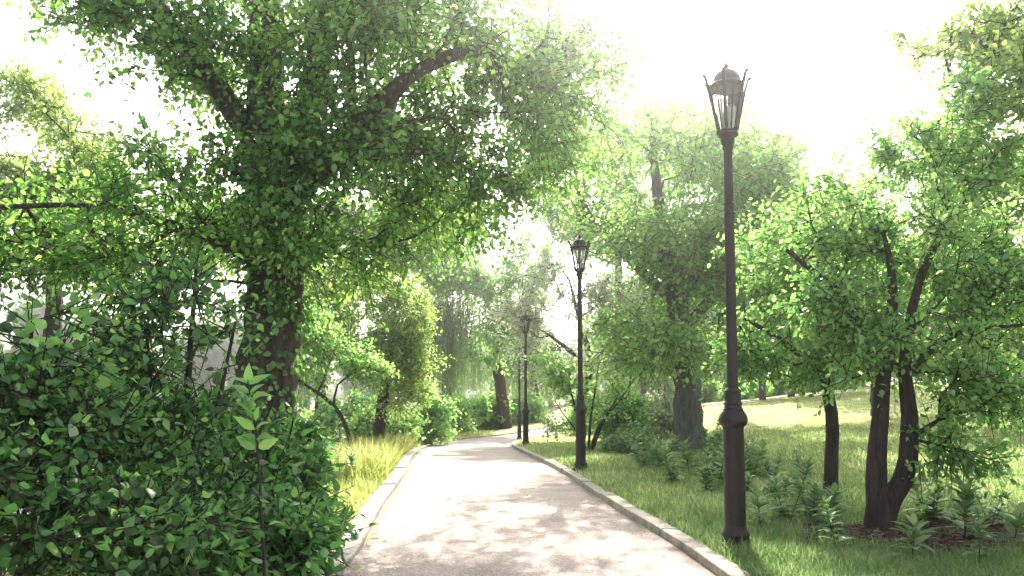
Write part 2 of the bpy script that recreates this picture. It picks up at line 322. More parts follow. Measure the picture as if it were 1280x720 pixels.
def skel_mesh(name, pos, par, rad, mat, S=8, flute=0., twigs=None, extra=None):
    n = len(pos); par = np.asarray(par)
    d = np.zeros((n, 3)); has = par >= 0
    d[has] = unit(pos[has] - pos[par[has]])
    order = np.argsort(rad)                                        # main child = thickest
    main = -np.ones(n, int)
    for i in order:
        if par[i] >= 0: main[par[i]] = i
    nd = d.copy()
    hm = main >= 0; nd[hm] = unit(d[hm] + d[main[hm]])
    nd[~has] = d[main[~has]] if (~has).any() else nd[~has]
    th = np.arange(S) / S * 2 * math.pi
    def ring(p, dd, r):
        a, b = frames(dd); rr = r[:, None] * np.ones(S)[None]
        if flute: rr = rr * (1 + flute * (np.sin(3 * th[None] + p[:, 2:3] * .7) * .6 + np.sin(5 * th[None] - p[:, 2:3] * 1.3 + 1) * .5) * (r[:, None] > .06))
        return p[:, None] + rr[..., None] * (np.cos(th)[None, :, None] * a[:, None] + np.sin(th)[None, :, None] * b[:, None])
    V = [ring(pos, nd, rad).reshape(-1, 3)]; Qs = []
    j = np.arange(S); j2 = (j + 1) % S
    ismain = has & (main[np.maximum(par, 0)] == np.arange(n))
    c = np.where(ismain)[0]; p = par[c]
    Qs.append(np.stack([p[:, None] * S + j, p[:, None] * S + j2, c[:, None] * S + j2, c[:, None] * S + j], -1).reshape(-1, 4))
    c = np.where(has & ~ismain)[0]
    if len(c):
        st = ring(pos[par[c]], nd[c], np.minimum(rad[c] * 1.25, rad[par[c]])); o = n * S; V.append(st.reshape(-1, 3))
        k = np.arange(len(c))[:, None] * S + o
        Qs.append(np.stack([k + j, k + j2, c[:, None] * S + j2, c[:, None] * S + j], -1).reshape(-1, 4))
    nv = sum(len(v) for v in V)
    if twigs is not None:                                          # (A, B, ra, rb) thin 3-sided
        A, B, ra, rb = twigs; dd = unit(B - A); a, b = frames(dd); t3 = np.arange(3) / 3 * 2 * math.pi
        off = np.cos(t3)[None, :, None] * a[:, None] + np.sin(t3)[None, :, None] * b[:, None]
        VV = np.concatenate([A[:, None] + ra[:, None, None] * off, B[:, None] + rb[:, None, None] * off], 1).reshape(-1, 3); V.append(VV)
        k = np.arange(len(A))[:, None] * 6 + nv; j = np.arange(3); j2 = (j + 1) % 3
        Qs.append(np.stack([k + j, k + j2, k + 3 + j2, k + 3 + j], -1).reshape(-1, 4))
    return mesh_np(name, np.concatenate(V), np.concatenate(Qs), mat=mat, smooth=True)
def grow(stems, clumps, rng, tip=.006, seg=.35, up=.12, alpha=.25, jit=.05, expo=2.3, minz=None):
    """stems: [(points, radii)]; returns pos, par, rad, tips(node of each clump)"""
    pos, par, rmin, plen, dirs = [], [], [], [], []
    def add(p, q, r):
        pos.append(np.asarray(p, float)); par.append(q); rmin.append(r)
        plen.append(0 if q < 0 else plen[q] + np.linalg.norm(pos[-1] - pos[q]))
        dirs.append(np.array([0, 0, 1.]) if q < 0 else unit(pos[-1] - pos[q])); return len(pos) - 1
    for (pts, rr) in stems:
        pts = np.asarray(pts, float); rr = np.asarray(rr, float)
        cc = catmull(np.c_[pts, rr], 6) if len(pts) > 2 else np.c_[pts, rr]
        L = np.r_[0, np.cumsum(np.linalg.norm(np.diff(cc[:, :3], axis=0), axis=1))]
        ss = np.linspace(0, L[-1], max(3, int(L[-1] / min(seg, .25)) + 1))
        P = np.stack([np.interp(ss, L, cc[:, k]) for k in range(4)], 1)
        q = -1
        if pos:
            dd = np.linalg.norm(np.array(pos) - P[0, :3], axis=1); q = int(dd.argmin())
            if dd[q] > .9: q = -1
        for k, row in enumerate(P):
            if k == 0 and q >= 0: continue
            j = rng.normal(0, 1, 3) * .08 * row[3] if k else 0
            q = add(row[:3] + j, q, row[3])
    nst = len(pos); A = np.array(pos[:nst]); tips = []
    cl = np.asarray(clumps); dn = np.array([np.linalg.norm(A - c, axis=1).min() for c in cl]); cl = cl[np.argsort(dn)]
    BP = np.zeros((nst + len(cl) * 40, 3)); BP[:nst] = A; BL = np.zeros(len(BP)); BL[:nst] = plen; m = nst
    zlow = -1e9 if minz is None else minz
    for c in cl:
        dv = c - BP[:m]; dist = np.linalg.norm(dv, axis=1)
        cost = dist + alpha * BL[:m] + np.maximum(0, -dv[:, 2]) * .5 + (BP[:m, 2] < zlow) * 50
        i = int(cost.argmin()); L = dist[i]
        ctrl = BP[i] + dirs[i] * L * .35 + np.array([0, 0, up * L]); ns = max(1, int(L / seg)); q = i
        for k in range(1, ns + 1):
            t = k / ns; p = (1 - t) ** 2 * BP[i] + 2 * t * (1 - t) * ctrl + t * t * c
            if k < ns: p = p + rng.normal(0, jit, 3) * min(1, L)
            q = add(p, q, 0); 
            if m < len(BP): BP[m] = p; BL[m] = plen[q]; m += 1
        tips.append(q)
    n = len(pos); par = np.array(par); acc = np.zeros(n); rad = np.zeros(n)
    for t in tips: acc[t] += tip ** expo
    for i in range(n - 1, -1, -1):
        rad[i] = max(acc[i] ** (1 / expo), tip, rmin[i])
        if par[i] >= 0: acc[par[i]] += acc[i] if acc[i] > 0 else tip ** expo
    for i in range(n):
        if par[i] >= 0:
            lim = rad[par[i]] * (.98 if rmin[i] > 0 else .8)
            if rmin[i] == 0: rad[i] = min(rad[i], lim)
    return np.array(pos), par, rad, np.array(tips)
def sprays(pos, par, tips, rng, ntw=6, nl=7, L=(.25, .55), size=(.06, .1), droop=.25, centre=None, flat=.6, spread=1.0, tone_mu=None, along=True, twr=1.0):
    """twigs around each tip, leaves along the twigs."""
    T = np.repeat(tips, ntw); n = len(T); A = pos[T].copy()
    pd = unit(pos[T] - pos[np.maximum(par[T], 0)])
    if along:
        f = rng.uniform(0, .9, n)[:, None]; A = A * (1 - f * .7) + pos[np.maximum(par[T], 0)] * f * .7
    d = unit(pd * .7 + rng.normal(0, .75 * spread, (n, 3)) + np.array([0, 0, .15]))
    Ls = rng.uniform(L[0], L[1], n); B = A + d * Ls[:, None] - np.array([0, 0, 1]) * (droop * Ls ** 1.3)[:, None]
    tw = (A, B, twr * np.full(n, .0055), twr * np.full(n, .0025))
    Ti = np.repeat(np.arange(n), nl); k = np.tile(np.arange(nl), n); t = (k + .6 + rng.uniform(-.25, .25, len(k))) / nl; t = np.clip(t, 0.05, 1.02)
    P = A[Ti] * (1 - t[:, None]) + B[Ti] * t[:, None]
    dd = unit(B - A)[Ti]; a, b = frames(dd); ph = k * 2.4 + rng.uniform(0, 6.28, n)[Ti]
    sd = np.cos(ph)[:, None] * a + np.sin(ph)[:, None] * b
    D = unit(dd * .55 + sd * .8 + rng.normal(0, .25, P.shape) - np.array([0, 0, droop]))
    U = unit(np.array([0, 0, flat]) + rng.normal(0, .55, P.shape))
    S = (size[0] + (size[1] - size[0]) * rng.uniform(0, 1, len(P)) ** 1.3) * (1.08 - .25 * t)
    ct = rng.uniform(0, 1, len(tips)); tone = np.clip(.45 * np.repeat(ct, ntw)[Ti] + .55 * rng.uniform(0, 1, len(P)), 0, 1)
    if tone_mu is not None: tone = np.clip(tone + tone_mu, 0, 1)
    P = P + D * (S * .12)[:, None]
    return tw, (P, D, U, S, tone)
def cloud(blobs, rng, keep=.0, scale=1.1):
    """clump centres in ellipsoids, thinned by a lumpy field so that the crown has gaps"""
    out = []
    for (c, r, n) in blobs:
        c = np.asarray(c, float); r = np.asarray(r, float); k = int(n * 2.4)
        v = unit(rng.normal(0, 1, (k, 3))); rr = rng.uniform(0, 1, k) ** .42
        p = c + v * rr[:, None] * r
        q = p / scale; f = np.sin(q[:, 0] * 2.1 + 1.3 * np.sin(q[:, 1] * 1.7)) + np.sin(q[:, 1] * 2.3 + 1.1 * np.sin(q[:, 2] * 2.9)) + np.sin(q[:, 2] * 2.6 + q[:, 0] * 1.2)
        sel = np.argsort(-(f + rng.normal(0, .55, k)))[:n]; out.append(p[sel])
    return np.concatenate(out)
def PB(px, py, D, rpx, rpy, rd, n):
    return (at(px, py, D), (rpx * D / F, rd, rpy * D / F), n)
def tree(name, label, cat, base, stems, blobs, mat, bark, seed, group=None, S=8, flute=0., tmpl='6', width=.8, leafw=None, growkw={}, spraykw={}, cloudkw={}, crown='crown', trunk='trunk'):
    """all coordinates are world ones; the Empty stands at the base"""
    rng = np.random.default_rng(seed); base = np.asarray(base, float)
    root = empty(name, base, label, cat, group)
    cl = cloud(blobs, rng, **cloudkw)
    pos, par, rad, tips = grow(stems, cl, rng, **growkw)
    tw, (P, D, U, Sz, tone) = sprays(pos, par, tips, rng, **spraykw)
    link_mesh(trunk, skel_mesh(trunk, pos - base, par, rad, bark, S=S, flute=flute, twigs=(tw[0] - base, tw[1] - base, tw[2], tw[3])), root)
    link_mesh(crown, leaves_mesh(crown, P - base, D, U, Sz, mat, rng, tmpl, width, tone), root)
    return root
# ------------------------------------------------------------------ lamp posts
def lathe(prof, S=24, cap=True):
    prof = np.array(prof, float); th = np.arange(S) / S * 2 * math.pi
    V = np.stack([np.stack([r * np.cos(th), r * np.sin(th), np.full(S, z)], 1) for r, z in prof]).reshape(-1, 3)
    j = np.arange(S); q = [np.stack([i * S + j, i * S + (j + 1) % S, (i + 1) * S + (j + 1) % S, (i + 1) * S + j], 1) for i in range(len(prof) - 1)]
    q = np.concatenate(q); t = None
    if cap:
        V = np.vstack([V, [0, 0, prof[0, 1]], [0, 0, prof[-1, 1]]]); a = len(V) - 2; o = (len(prof) - 1) * S
        t = np.concatenate([np.stack([np.full(S, a), (j + 1) % S, j], 1), np.stack([np.full(S, a + 1), o + j, o + (j + 1) % S], 1)])
    return V, q, t
def join(parts):
    Vs, Qs, Ts, n = [], [], [], 0
    for V, q, t in parts:
        Vs.append(V); 
        if q is not None and len(q): Qs.append(np.asarray(q) + n)
        if t is not None and len(t): Ts.append(np.asarray(t) + n)
        n += len(V)
    return np.concatenate(Vs), (np.concatenate(Qs) if Qs else None), (np.concatenate(Ts) if Ts else None)
def bar(path, w, d, ang):
    """flat bar following (r, z) points in the plane at angle ang; w across, d radial"""
    path = np.array(path, float); c, s = math.cos(ang), math.sin(ang); rr = np.array([c, s, 0]); tt = np.array([-s, c, 0])
    tang = unit(np.gradient(path, axis=0)); V = []
    for (r, z), tg in zip(path, tang):
        nrm = np.array([tg[1], -tg[0]]); p = rr * r + np.array([0, 0, z]); nn = rr * nrm[0] + np.array([0, 0, nrm[1]])
        V += [p - tt * w / 2 - nn * d / 2, p + tt * w / 2 - nn * d / 2, p + tt * w / 2 + nn * d / 2, p - tt * w / 2 + nn * d / 2]
    q = []
    for i in range(len(path) - 1):
        for j in range(4): q.append((i * 4 + j, i * 4 + (j + 1) % 4, i * 4 + 4 + (j + 1) % 4, i * 4 + 4 + j))
    e = (len(path) - 1) * 4; q += [(3, 2, 1, 0), (e, e + 1, e + 2, e + 3)]
    return np.array(V), np.array(q), None
def M_(name, parts, mat, smooth=True, auto=35):
    V, q, t = join(parts); me = mesh_np(name, V, q, t, mat=mat, smooth=smooth)
    if smooth: me.set_sharp_from_angle(angle=R(auto))
    return me
def lamp_meshes():
    d = {}
    # flanged foot, long lower sleeve with fluted look, ball moulding, collar
    base = [(.155, -.12), (.155, .03), (.150, .045), (.128, .06), (.122, .10), (.128, .115), (.128, .13), (.108, .16), (.100, .20)]
    d['base'] = M_('base', [lathe(base, 32)] + [tuple([lathe([(.012, .045), (.012, .062), (.006, .066)], 8)[0] + np.array([.138 * math.cos(a), .138 * math.sin(a), 0]), *lathe([(.012, .045), (.012, .062), (.006, .066)], 8)[1:]]) for a in np.arange(6) * math.pi / 3], M['metal'])
    d['sleeve'] = M_('sleeve', [lathe([(.099, .19), (.097, .22), (.093, 1.08), (.096, 1.09), (.098, 1.11)], 32)], M['metal'])
    d['ring'] = M_('ring', [lathe([(.098, 1.10), (.116, 1.115), (.128, 1.14), (.130, 1.17), (.124, 1.20), (.104, 1.235), (.092, 1.25), (.092, 1.265), (.082, 1.27), (.077, 1.30), (.084, 1.305), (.084, 1.32), (.074, 1.33),
                                    (.072, 1.41), (.078, 1.418), (.078, 1.432), (.060, 1.45), (.052, 1.46)], 32)], M['metal'])
    d['pole'] = M_('pole', [lathe([(.052, 1.44), (.050, 1.5), (.046, 3.08), (.052, 3.085), (.052, 3.10), (.047, 3.105), (.046, 3.17), (.052, 3.175), (.052, 3.19), (.043, 3.20), (.040, 3.70), (.046, 3.705), (.052, 3.72), (.052, 3.745), (.060, 3.76), (.066, 3.80), (.060, 3.82)], 24)], M['metal'])
    hexr = lambda z0, z1, r0, r1: lathe([(r0, z0), (r1, z1)], 6)
    bars = [bar([(.088, 3.86), (.112, 3.98), (.146, 4.14), (.182, 4.28), (.206, 4.37), (.218, 4.405), (.232, 4.41), (.238, 4.392)], .030, .018, k * math.pi / 3) for k in range(6)]
    mid = [bar([(.078, 3.87), (.128, 4.14), (.154, 4.30)], .012, .009, (k + .5) * math.pi / 3) for k in range(6)]
    floor = lathe([(.050, 3.80), (.060, 3.81), (.096, 3.84), (.112, 3.85), (.112, 3.875), (.100, 3.885)], 6)
    rim = lathe([(.158, 4.285), (.172, 4.29), (.172, 4.318), (.150, 4.325)], 6)
    d['frame'] = M_('lantern_frame', [floor, rim] + bars + mid, M['metal'], True, 20)
    d['glass'] = M_('glass', [lathe([(.092, 3.888), (.150, 4.283)], 6, cap=False)], M['glass'], False)
    d['roof'] = M_('roof', [lathe([(.166, 4.322), (.158, 4.335), (.136, 4.345), (.134, 4.37), (.122, 4.41), (.098, 4.445), (.064, 4.468), (.034, 4.476), (.026, 4.482), (.026, 4.492)], 24)], M['metal'])
    d['finial'] = M_('finial', [lathe([(.014, 4.49), (.014, 4.50), (.024, 4.512), (.024, 4.525), (.012, 4.54), (.004, 4.56)], 12)], M['metal'])
    d['bulb'] = M_('bulb', [lathe([(.026, 3.89), (.026, 3.95), (.022, 3.96), (.040, 4.00), (.046, 4.05), (.036, 4.10), (.016, 4.125), (.003, 4.13)], 16)], M['bulb'])
    return d
LM = lamp_meshes()
def lamp(x, y, rz, lean, label, sc=1.0):
    r = empty('lamp_post', (x, y, g(x, y) + .0), label, 'lamp post', 'lamp posts along the path', rz); r.rotation_euler = (0, lean, rz); r.scale = (sc, sc, sc)
    link_mesh('base', LM['base'], r); link_mesh('sleeve', LM['sleeve'], r); link_mesh('ring', LM['ring'], r); link_mesh('pole', LM['pole'], r)
    f = link_mesh('lantern', LM['frame'], r); link_mesh('glass', LM['glass'], f); link_mesh('bulb', LM['bulb'], f)
    rf = link_mesh('roof', LM['roof'], f); rf.name = 'roof'; fi = link_mesh('finial', LM['finial'], f)
lamp(2.01, 7.3, R(8), 0, 'tall dark lamp post closest to the viewer, in the grass beside the right kerb', .985)
lamp(1.30, 15.25, R(20), 0, 'dark lamp post in the middle distance, the second one along the right kerb', .99)
lamp(.46, 27.0, R(12), 0, 'distant dark lamp post at the tip of the inner bend, the third along the kerb', .99)
lamp(.34, 37.0, R(30), 0, 'farthest and smallest lamp post, showing just left of the third one', .95)
# ------------------------------------------------------------------ the big ivy-clad tree on the left
rng = np.random.default_rng(11)
def big_tree():
    bx, by = -2.85, 9.2; bz = g(bx, by)
    stems = [([(bx, by, bz - .3), (bx, by, bz + .15), (-2.84, 9.2, .8), (-2.80, 9.2, 2.0), (-2.76, 9.2, 3.2), (-2.80, 9.2, 4.1), (-2.90, 9.2, 5.0), (-2.98, 9.3, 6.3), (-3.0, 9.4, 8.2)],
              [.58, .47, .36, .33, .31, .28, .22, .16, .06]),
             ([(-2.85, 9.2, 4.0), (-3.15, 9.1, 4.6), (-3.55, 9.0, 5.2), (-4.15, 8.8, 6.0), (-4.8, 8.6, 6.9)], [.16, .14, .115, .09, .05]),
             ([(-2.70, 9.15, 3.7), (-2.35, 9.0, 3.95), (-1.95, 8.9, 4.32), (-1.50, 8.8, 4.72), (-1.0, 8.8, 5.15), (-.35, 9.6, 5.7), (.3, 11.5, 6.2), (.8, 13.2, 6.5)], [.19, .17, .155, .125, .055, .045, .035, .02]),
             ([(-2.75, 9.2, 4.1), (-2.42, 9.2, 4.7), (-2.30, 9.25, 5.6), (-2.2, 9.4, 7.2)], [.18, .16, .14, .06]),
             ([(-1.80, 8.9, 4.45), (-1.83, 8.8, 5.0), (-1.80, 8.7, 5.9)], [.06, .05, .035]),
             ([(-2.85, 9.2, 2.9), (-3.6, 9.0, 3.3), (-4.6, 8.8, 3.55), (-5.6, 8.6, 3.5)], [.055, .045, .032, .018])]
    bl = [PB(350, 40, 9.9, 190, 110, 1.3, 95), PB(130, 290, 9.0, 150, 58, 1.5, 85), PB(250, 245, 9.2, 100, 65, 1.4, 55), PB(450, 225, 9.2, 125, 95, 1.4, 80),
          PB(545, 85, 9.6, 150, 115, 1.7, 120), PB(660, 100, 10.8, 100, 95, 1.6, 85), PB(135, 10, 8.6, 125, 42, 1.1, 50), PB(225, 80, 9.4, 45, 40, .6, 12), PB(330, 270, 8.5, 100, 85, .5, 46), PB(330, 180, 8.5, 90, 60, .4, 24), PB(60, 260, 9.4, 100, 65, 1.2, 40), PB(765, 50, 12.5, 50, 55, 1.2, 24), PB(510, 160, 9.8, 60, 50, 1, 24), PB(320, 70, 8.5, 170, 85, .5, 48), PB(700, 45, 12.5, 65, 50, 1.2, 30), PB(585, 175, 10, 60, 45, .9, 30), PB(690, 190, 14, 55, 45, 1.2, 26), PB(180, 340, 9.2, 90, 35, 1.0, 30),
          PB(545, 260, 11, 85, 65, 1.2, 52), PB(430, 330, 9.5, 80, 40, .9, 18), PB(30, 320, 8.6, 80, 40, 1., 28), PB(470, 30, 8.4, 120, 70, 1.1, 45), PB(620, 215, 10.5, 60, 38, .8, 26), PB(600, 270, 12, 45, 45, .9, 22), PB(710, 120, 13.2, 62, 66, 1.6, 70),
          ((.9, 15, 6.0), (1.6, 1.5, .9), 52), ((-2.2, 10, 8.0), (3.2, 3.2, 1.6), 90), ((-.8, 10.5, 7.0), (2.0, 2.4, 1.0), 40)]
    r = np.random.default_rng(5); cl = cloud(bl, r, scale=.7)
    pos, par, rad, tips = grow(stems, cl, r, tip=.006, seg=.3, up=.10, alpha=.3, jit=.05, minz=1.9)
    tw, (P, D, U, S, tone) = sprays(pos, par, tips, r, ntw=6, nl=7, L=(.28, .75), size=(.05, .115), droop=.3, spread=1.2)
    base = np.array([bx, by, bz])
    root = empty('ivy_clad_tree', base, 'largest tree, thick dark trunk wrapped in ivy, standing left of the path', 'tree')
    link_mesh('trunk', skel_mesh('trunk', pos - base, par, rad, M['bark_big'], S=16, flute=.07, twigs=(tw[0] - base, tw[1] - base, tw[2], tw[3])), root)
    link_mesh('crown', leaves_mesh('crown', P - base, D, U, S, M['leaf_big'], r, '6', .86, tone), root)
    # ivy: leaves hugging the trunk from head height up, and a strand down its right side
    TP, TR = [], []
    for i in range(len(pos)):
        if par[i] >= 0 and rad[i] > .09: TP.append((pos[i], pos[par[i]], rad[i]))
    A = np.array([t[0] for t in TP]); B = np.array([t[1] for t in TP]); RR = np.array([t[2] for t in TP])
    n = 11000; k = r.integers(0, len(TP), n); t = r.uniform(0, 1, n)[:, None]; c = A[k] * t + B[k] * (1 - t); ax = unit(A[k] - B[k]); a, b = frames(ax)
    th = r.uniform(0, 2 * math.pi, n); out = np.cos(th)[:, None] * a + np.sin(th)[:, None] * b
    z = c[:, 2]; right = (out[:, 0] > .25)
    dens = np.where(z > 2.15 + .3 * np.sin(th * 3), 1.0, np.where(right & (out[:, 1] < .75), .75, .05)) * (z > .2)
    dens = dens * np.where(z > 4.3, .3, 1) * np.where(z < 2.15, .6, 1) * np.where(np.abs(ax[:, 2]) < .8, .5, 1); keep = r.uniform(0, 1, n) < dens; c, out, ax, k = c[keep], out[keep], ax[keep], k[keep]; m = len(c)
    lift = r.exponential(.07, m) + .01
    Pp = c + out * (RR[k] + lift)[:, None]; tang = np.cross(ax, out)
    Dd = unit(out * .35 + tang * r.normal(0, .6, m)[:, None] - np.array([0, 0, .75]) + r.normal(0, .25, (m, 3))); Uu = unit(out + np.array([0, 0, .35]) + r.normal(0, .3, (m, 3)))
    link_mesh('ivy', leaves_mesh('ivy', Pp - base, Dd, Uu, r.uniform(.05, .105, m), M['leaf_ivy'], r, '6', .95), root)
big_tree()
# ------------------------------------------------------------------ trees on the right
def gnd(x, y, dz=0.): return (x, y, g(x, y) + dz)
# tall grey-trunked tree between the lamps
x0, y0 = 4.65, 21.0; z0 = g(x0, y0)
tree('broad_tree', 'tall broad tree with thick grey flared trunk, rising between the first two lamp posts', 'tree', (x0, y0, z0),
     [([(x0, y0, z0 - .3), (x0, y0, z0 + .12), (x0 - .03, y0, z0 + .8), (x0 - .10, y0, z0 + 2.2), (x0 - .25, y0, 3.6), (x0 - .5, y0, 5.2), (x0 - .8, y0, 7.0), (x0 - .9, y0, 8.8)], [.60, .46, .385, .32, .27, .21, .14, .05]),
      ([(x0 - .2, y0, 3.2), (x0 + .7, y0, 4.2), (x0 + 1.5, y0 - .2, 5.6), (x0 + 2.0, y0, 7.0)], [.15, .13, .10, .04]),
      ([(x0 - .3, y0, 3.9), (x0 - 1.3, y0 - .3, 4.8), (x0 - 2.4, y0, 6.0), (x0 - 3.0, y0, 7.2)], [.14, .12, .09, .04])],
     [PB(815, 300, 20.5, 110, 105, 2.6, 150), PB(745, 225, 21, 70, 60, 2.0, 34), PB(850, 180, 21, 105, 60, 2.4, 66), PB(930, 250, 20, 90, 95, 2.4, 110), PB(840, 415, 19.5, 120, 50, 2.2, 85), PB(960, 370, 19, 70, 90, 2.0, 80), PB(960, 235, 17, 60, 60, 1.5, 36)],
     M['leaf_light'], M['bark_grey'], 21, S=16, flute=.10, growkw=dict(tip=.009, seg=.5, up=.1, minz=2.0), spraykw=dict(ntw=6, nl=7, L=(.45, 1.1), size=(.10, .20), droop=.25, twr=2.0, spread=1.2), cloudkw=dict(scale=1.3))
# forked tree in the right foreground
x1, y1 = 3.85, 8.5; z1 = g(x1, y1)
tree('forked_tree', 'dark forked tree with two stems from one base, on bare soil in the right foreground', 'tree', (x1, y1, z1),
     [([(x1, y1, z1 - .2), (x1 + .01, y1, z1 + .05), (x1 - .01, y1, z1 + .3), (x1 - .01, y1, .8), (x1 + .08, y1, 1.45), (x1 + .20, y1, 2.2), (x1 + .22, y1, 2.8), (x1 + .1, y1, 3.4)], [.20, .145, .118, .098, .08, .062, .04, .012]),
      ([(x1 + .0, y1, z1 + .10), (x1 + .09, y1 - .02, z1 + .24), (x1 + .19, y1 - .03, z1 + .37), (x1 + .28, y1, z1 + .53), (x1 + .335, y1, z1 + .75), (x1 + .35, y1, z1 + 1.15), (x1 + .34, y1, 1.9), (x1 + .52, y1, 2.7), (x1 + .8, y1, 3.2)], [.11, .11, .105, .10, .095, .085, .06, .04, .012]),
      ([(x1 + .18, y1, 2.0), (x1 - .3, y1 + .2, 2.6), (x1 - .9, y1, 3.0)], [.05, .04, .02]),
      ([(x1 + .35, y1, 1.7), (x1 + .9, y1 + .1, 2.1), (x1 + 1.6, y1, 2.2)], [.05, .04, .02])],
     [PB(1110, 290, 8.6, 135, 115, 1.2, 105), PB(1210, 400, 8.6, 110, 100, 1.1, 90), PB(1200, 180, 9.0, 110, 95, 1.1, 80), PB(1050, 400, 8.3, 90, 70, .8, 50), PB(1190, 540, 8.2, 60, 62, .45, 30), PB(1260, 300, 8.8, 80, 140, 1., 75), PB(1040, 310, 9, 60, 50, .6, 22), PB(1150, 160, 9, 60, 45, .8, 22), PB(1250, 490, 8.4, 50, 50, .5, 24), PB(1100, 440, 8.1, 75, 38, .5, 26), PB(1140, 400, 9.5, 80, 80, .8, 40)],
     M['leaf_right'], M['bark_brown'], 31, S=12, flute=.06, growkw=dict(tip=.0045, seg=.22, up=.05, jit=.03, minz=.9), spraykw=dict(ntw=6, nl=6, L=(.18, .45), size=(.05, .105), droop=.25, spread=1.2), cloudkw=dict(scale=.5))
# slim single-stem tree beside it
x2, y2 = 4.25, 10.8; z2 = g(x2, y2)
tree('slim_tree', 'slim dark single-stemmed tree, between the nearest lamp post and the forked tree', 'tree', (x2, y2, z2),
     [([(x2, y2, z2 - .2), (x2, y2, z2 + .05), (x2 + .01, y2, .5), (x2 + .05, y2, 1.0), (x2 - .02, y2, 1.6), (x2 - .15, y2, 2.4), (x2 - .3, y2, 3.1), (x2 - .3, y2, 3.8)], [.15, .10, .09, .085, .075, .055, .035, .012]),
      ([(x2, y2, 1.7), (x2 - .6, y2, 2.2), (x2 - 1.1, y2, 2.5)], [.05, .04, .02])],
     [PB(990, 400, 10.8, 80, 60, .9, 75), PB(960, 305, 11, 60, 60, .8, 45), PB(1040, 300, 11.2, 65, 70, .9, 45), PB(935, 435, 10.6, 48, 45, .6, 34), PB(1020, 450, 10.5, 60, 38, .6, 34), PB(985, 350, 12, 80, 80, .8, 40)],
     M['leaf_right'], M['bark_brown'], 32, S=12, flute=.05, growkw=dict(tip=.005, seg=.25, up=.06, jit=.04, minz=1.3), spraykw=dict(ntw=5, nl=6, L=(.18, .42), size=(.055, .12), droop=.25, spread=1.2), cloudkw=dict(scale=.6))
# tree outside the frame on the right whose boughs hang into the corner
x3, y3 = 8.6, 9.6; z3 = g(x3, y3)
tree('overhanging_tree', 'tree just outside the right edge whose leafy boughs reach into the top right corner', 'tree', (x3, y3, z3),
     [([(x3, y3, z3 - .2), (x3, y3, 1.5), (x3 - .1, y3, 3.4), (x3 - .4, y3, 5.4), (x3 - .5, y3, 7)], [.34, .27, .22, .14, .05]),
      ([(x3 - .1, y3, 3.4), (x3 - 1.2, y3, 4.4), (x3 - 2.4, y3, 5.0), (x3 - 3.2, y3, 5.4)], [.14, .11, .07, .03])],
     [PB(1205, 55, 9.6, 85, 58, 1., 75), PB(1265, 120, 8.6, 45, 70, .7, 40), ((x3 - .3, y3, 6.2), (2.0, 2.0, 1.6), 110), ((7.6, 9.2, 4.6), (1.0, 1.2, 1.0), 60)],
     M['leaf_yellow'], M['bark_brown'], 33, S=10, growkw=dict(tip=.006, seg=.3, up=.08, minz=2.5), spraykw=dict(ntw=6, nl=6, L=(.2, .45), size=(.06, .11), droop=.3))
# thin dark trunk behind the broad tree
def simple(name, label, cat, px, py, D, h, r, blobs, leaf, bark, seed, lean=(0, 0), group=None, **kw):
    p = at(px, py, D); x, y = p[0], D; z = g(x, y)
    st = [([(x, y, z - .3), (x, y, z + .1), (x + lean[0] * .3, y + lean[1] * .3, z + h * .35), (x + lean[0] * .7, y + lean[1] * .7, z + h * .7), (x + lean[0], y + lean[1], z + h)], [r * 1.6, r * 1.2, r, r * .7, r * .25])]
    return tree(name, label, cat, (x, y, z), st, blobs, leaf, bark, seed, group=group, **kw)
far_s = dict(twr=2.5, spread=1.2, ntw=6, nl=6, L=(.5, 1.2), size=(.16, .28), droop=.25)
far_g = dict(tip=.012, seg=.7, up=.1)
simple('thin_tree', 'thin straight dark trunk standing just left of the thick grey trunk', 'tree', 834, 526, 36, 6.0, .13, [PB(835, 400, 36, 60, 60, 2, 90)], M['leaf_light'], M['bark_brown'], 41, growkw=dict(far_g, minz=2.6), spraykw=far_s, cloudkw=dict(scale=1.8))
simple('park_tree', 'distant park tree beyond the far path, its trunk left of the thin straight trunk', 'tree', 804, 486, 62, 8, .22, [PB(790, 390, 62, 70, 60, 4, 120)], M['leaf_light'], M['bark_brown'], 42, growkw=dict(far_g, minz=3.5), spraykw=dict(far_s, size=(.22, .38)), cloudkw=dict(scale=2.5))
simple('park_tree', 'distant short-trunked tree by the far path, just right of the nearest lamp post', 'tree', 953, 503, 56, 7, .2, [PB(950, 420, 56, 60, 50, 3, 110)], M['leaf_right'], M['bark_brown'], 43, growkw=dict(far_g, minz=2.8), spraykw=dict(far_s, size=(.22, .36)), cloudkw=dict(scale=2.5))
simple('park_tree', 'distant leaning tree by the far path, left one of a close pair', 'tree', 989, 503, 55, 7, .2, [PB(1010, 400, 55, 60, 60, 3, 110)], M['leaf_right'], M['bark_brown'], 44, lean=(1.2, 0), growkw=dict(far_g, minz=2.8), spraykw=dict(far_s, size=(.22, .36)), cloudkw=dict(scale=2.5))
simple('park_tree', 'distant slimmer leaning tree by the far path, right one of a close pair', 'tree', 1003, 503, 55.5, 7, .14, [PB(1060, 400, 56, 60, 70, 3, 110)], M['leaf_light'], M['bark_brown'], 45, lean=(1.8, 0), growkw=dict(far_g, minz=2.8), spraykw=dict(far_s, size=(.22, .36)), cloudkw=dict(scale=2.5))
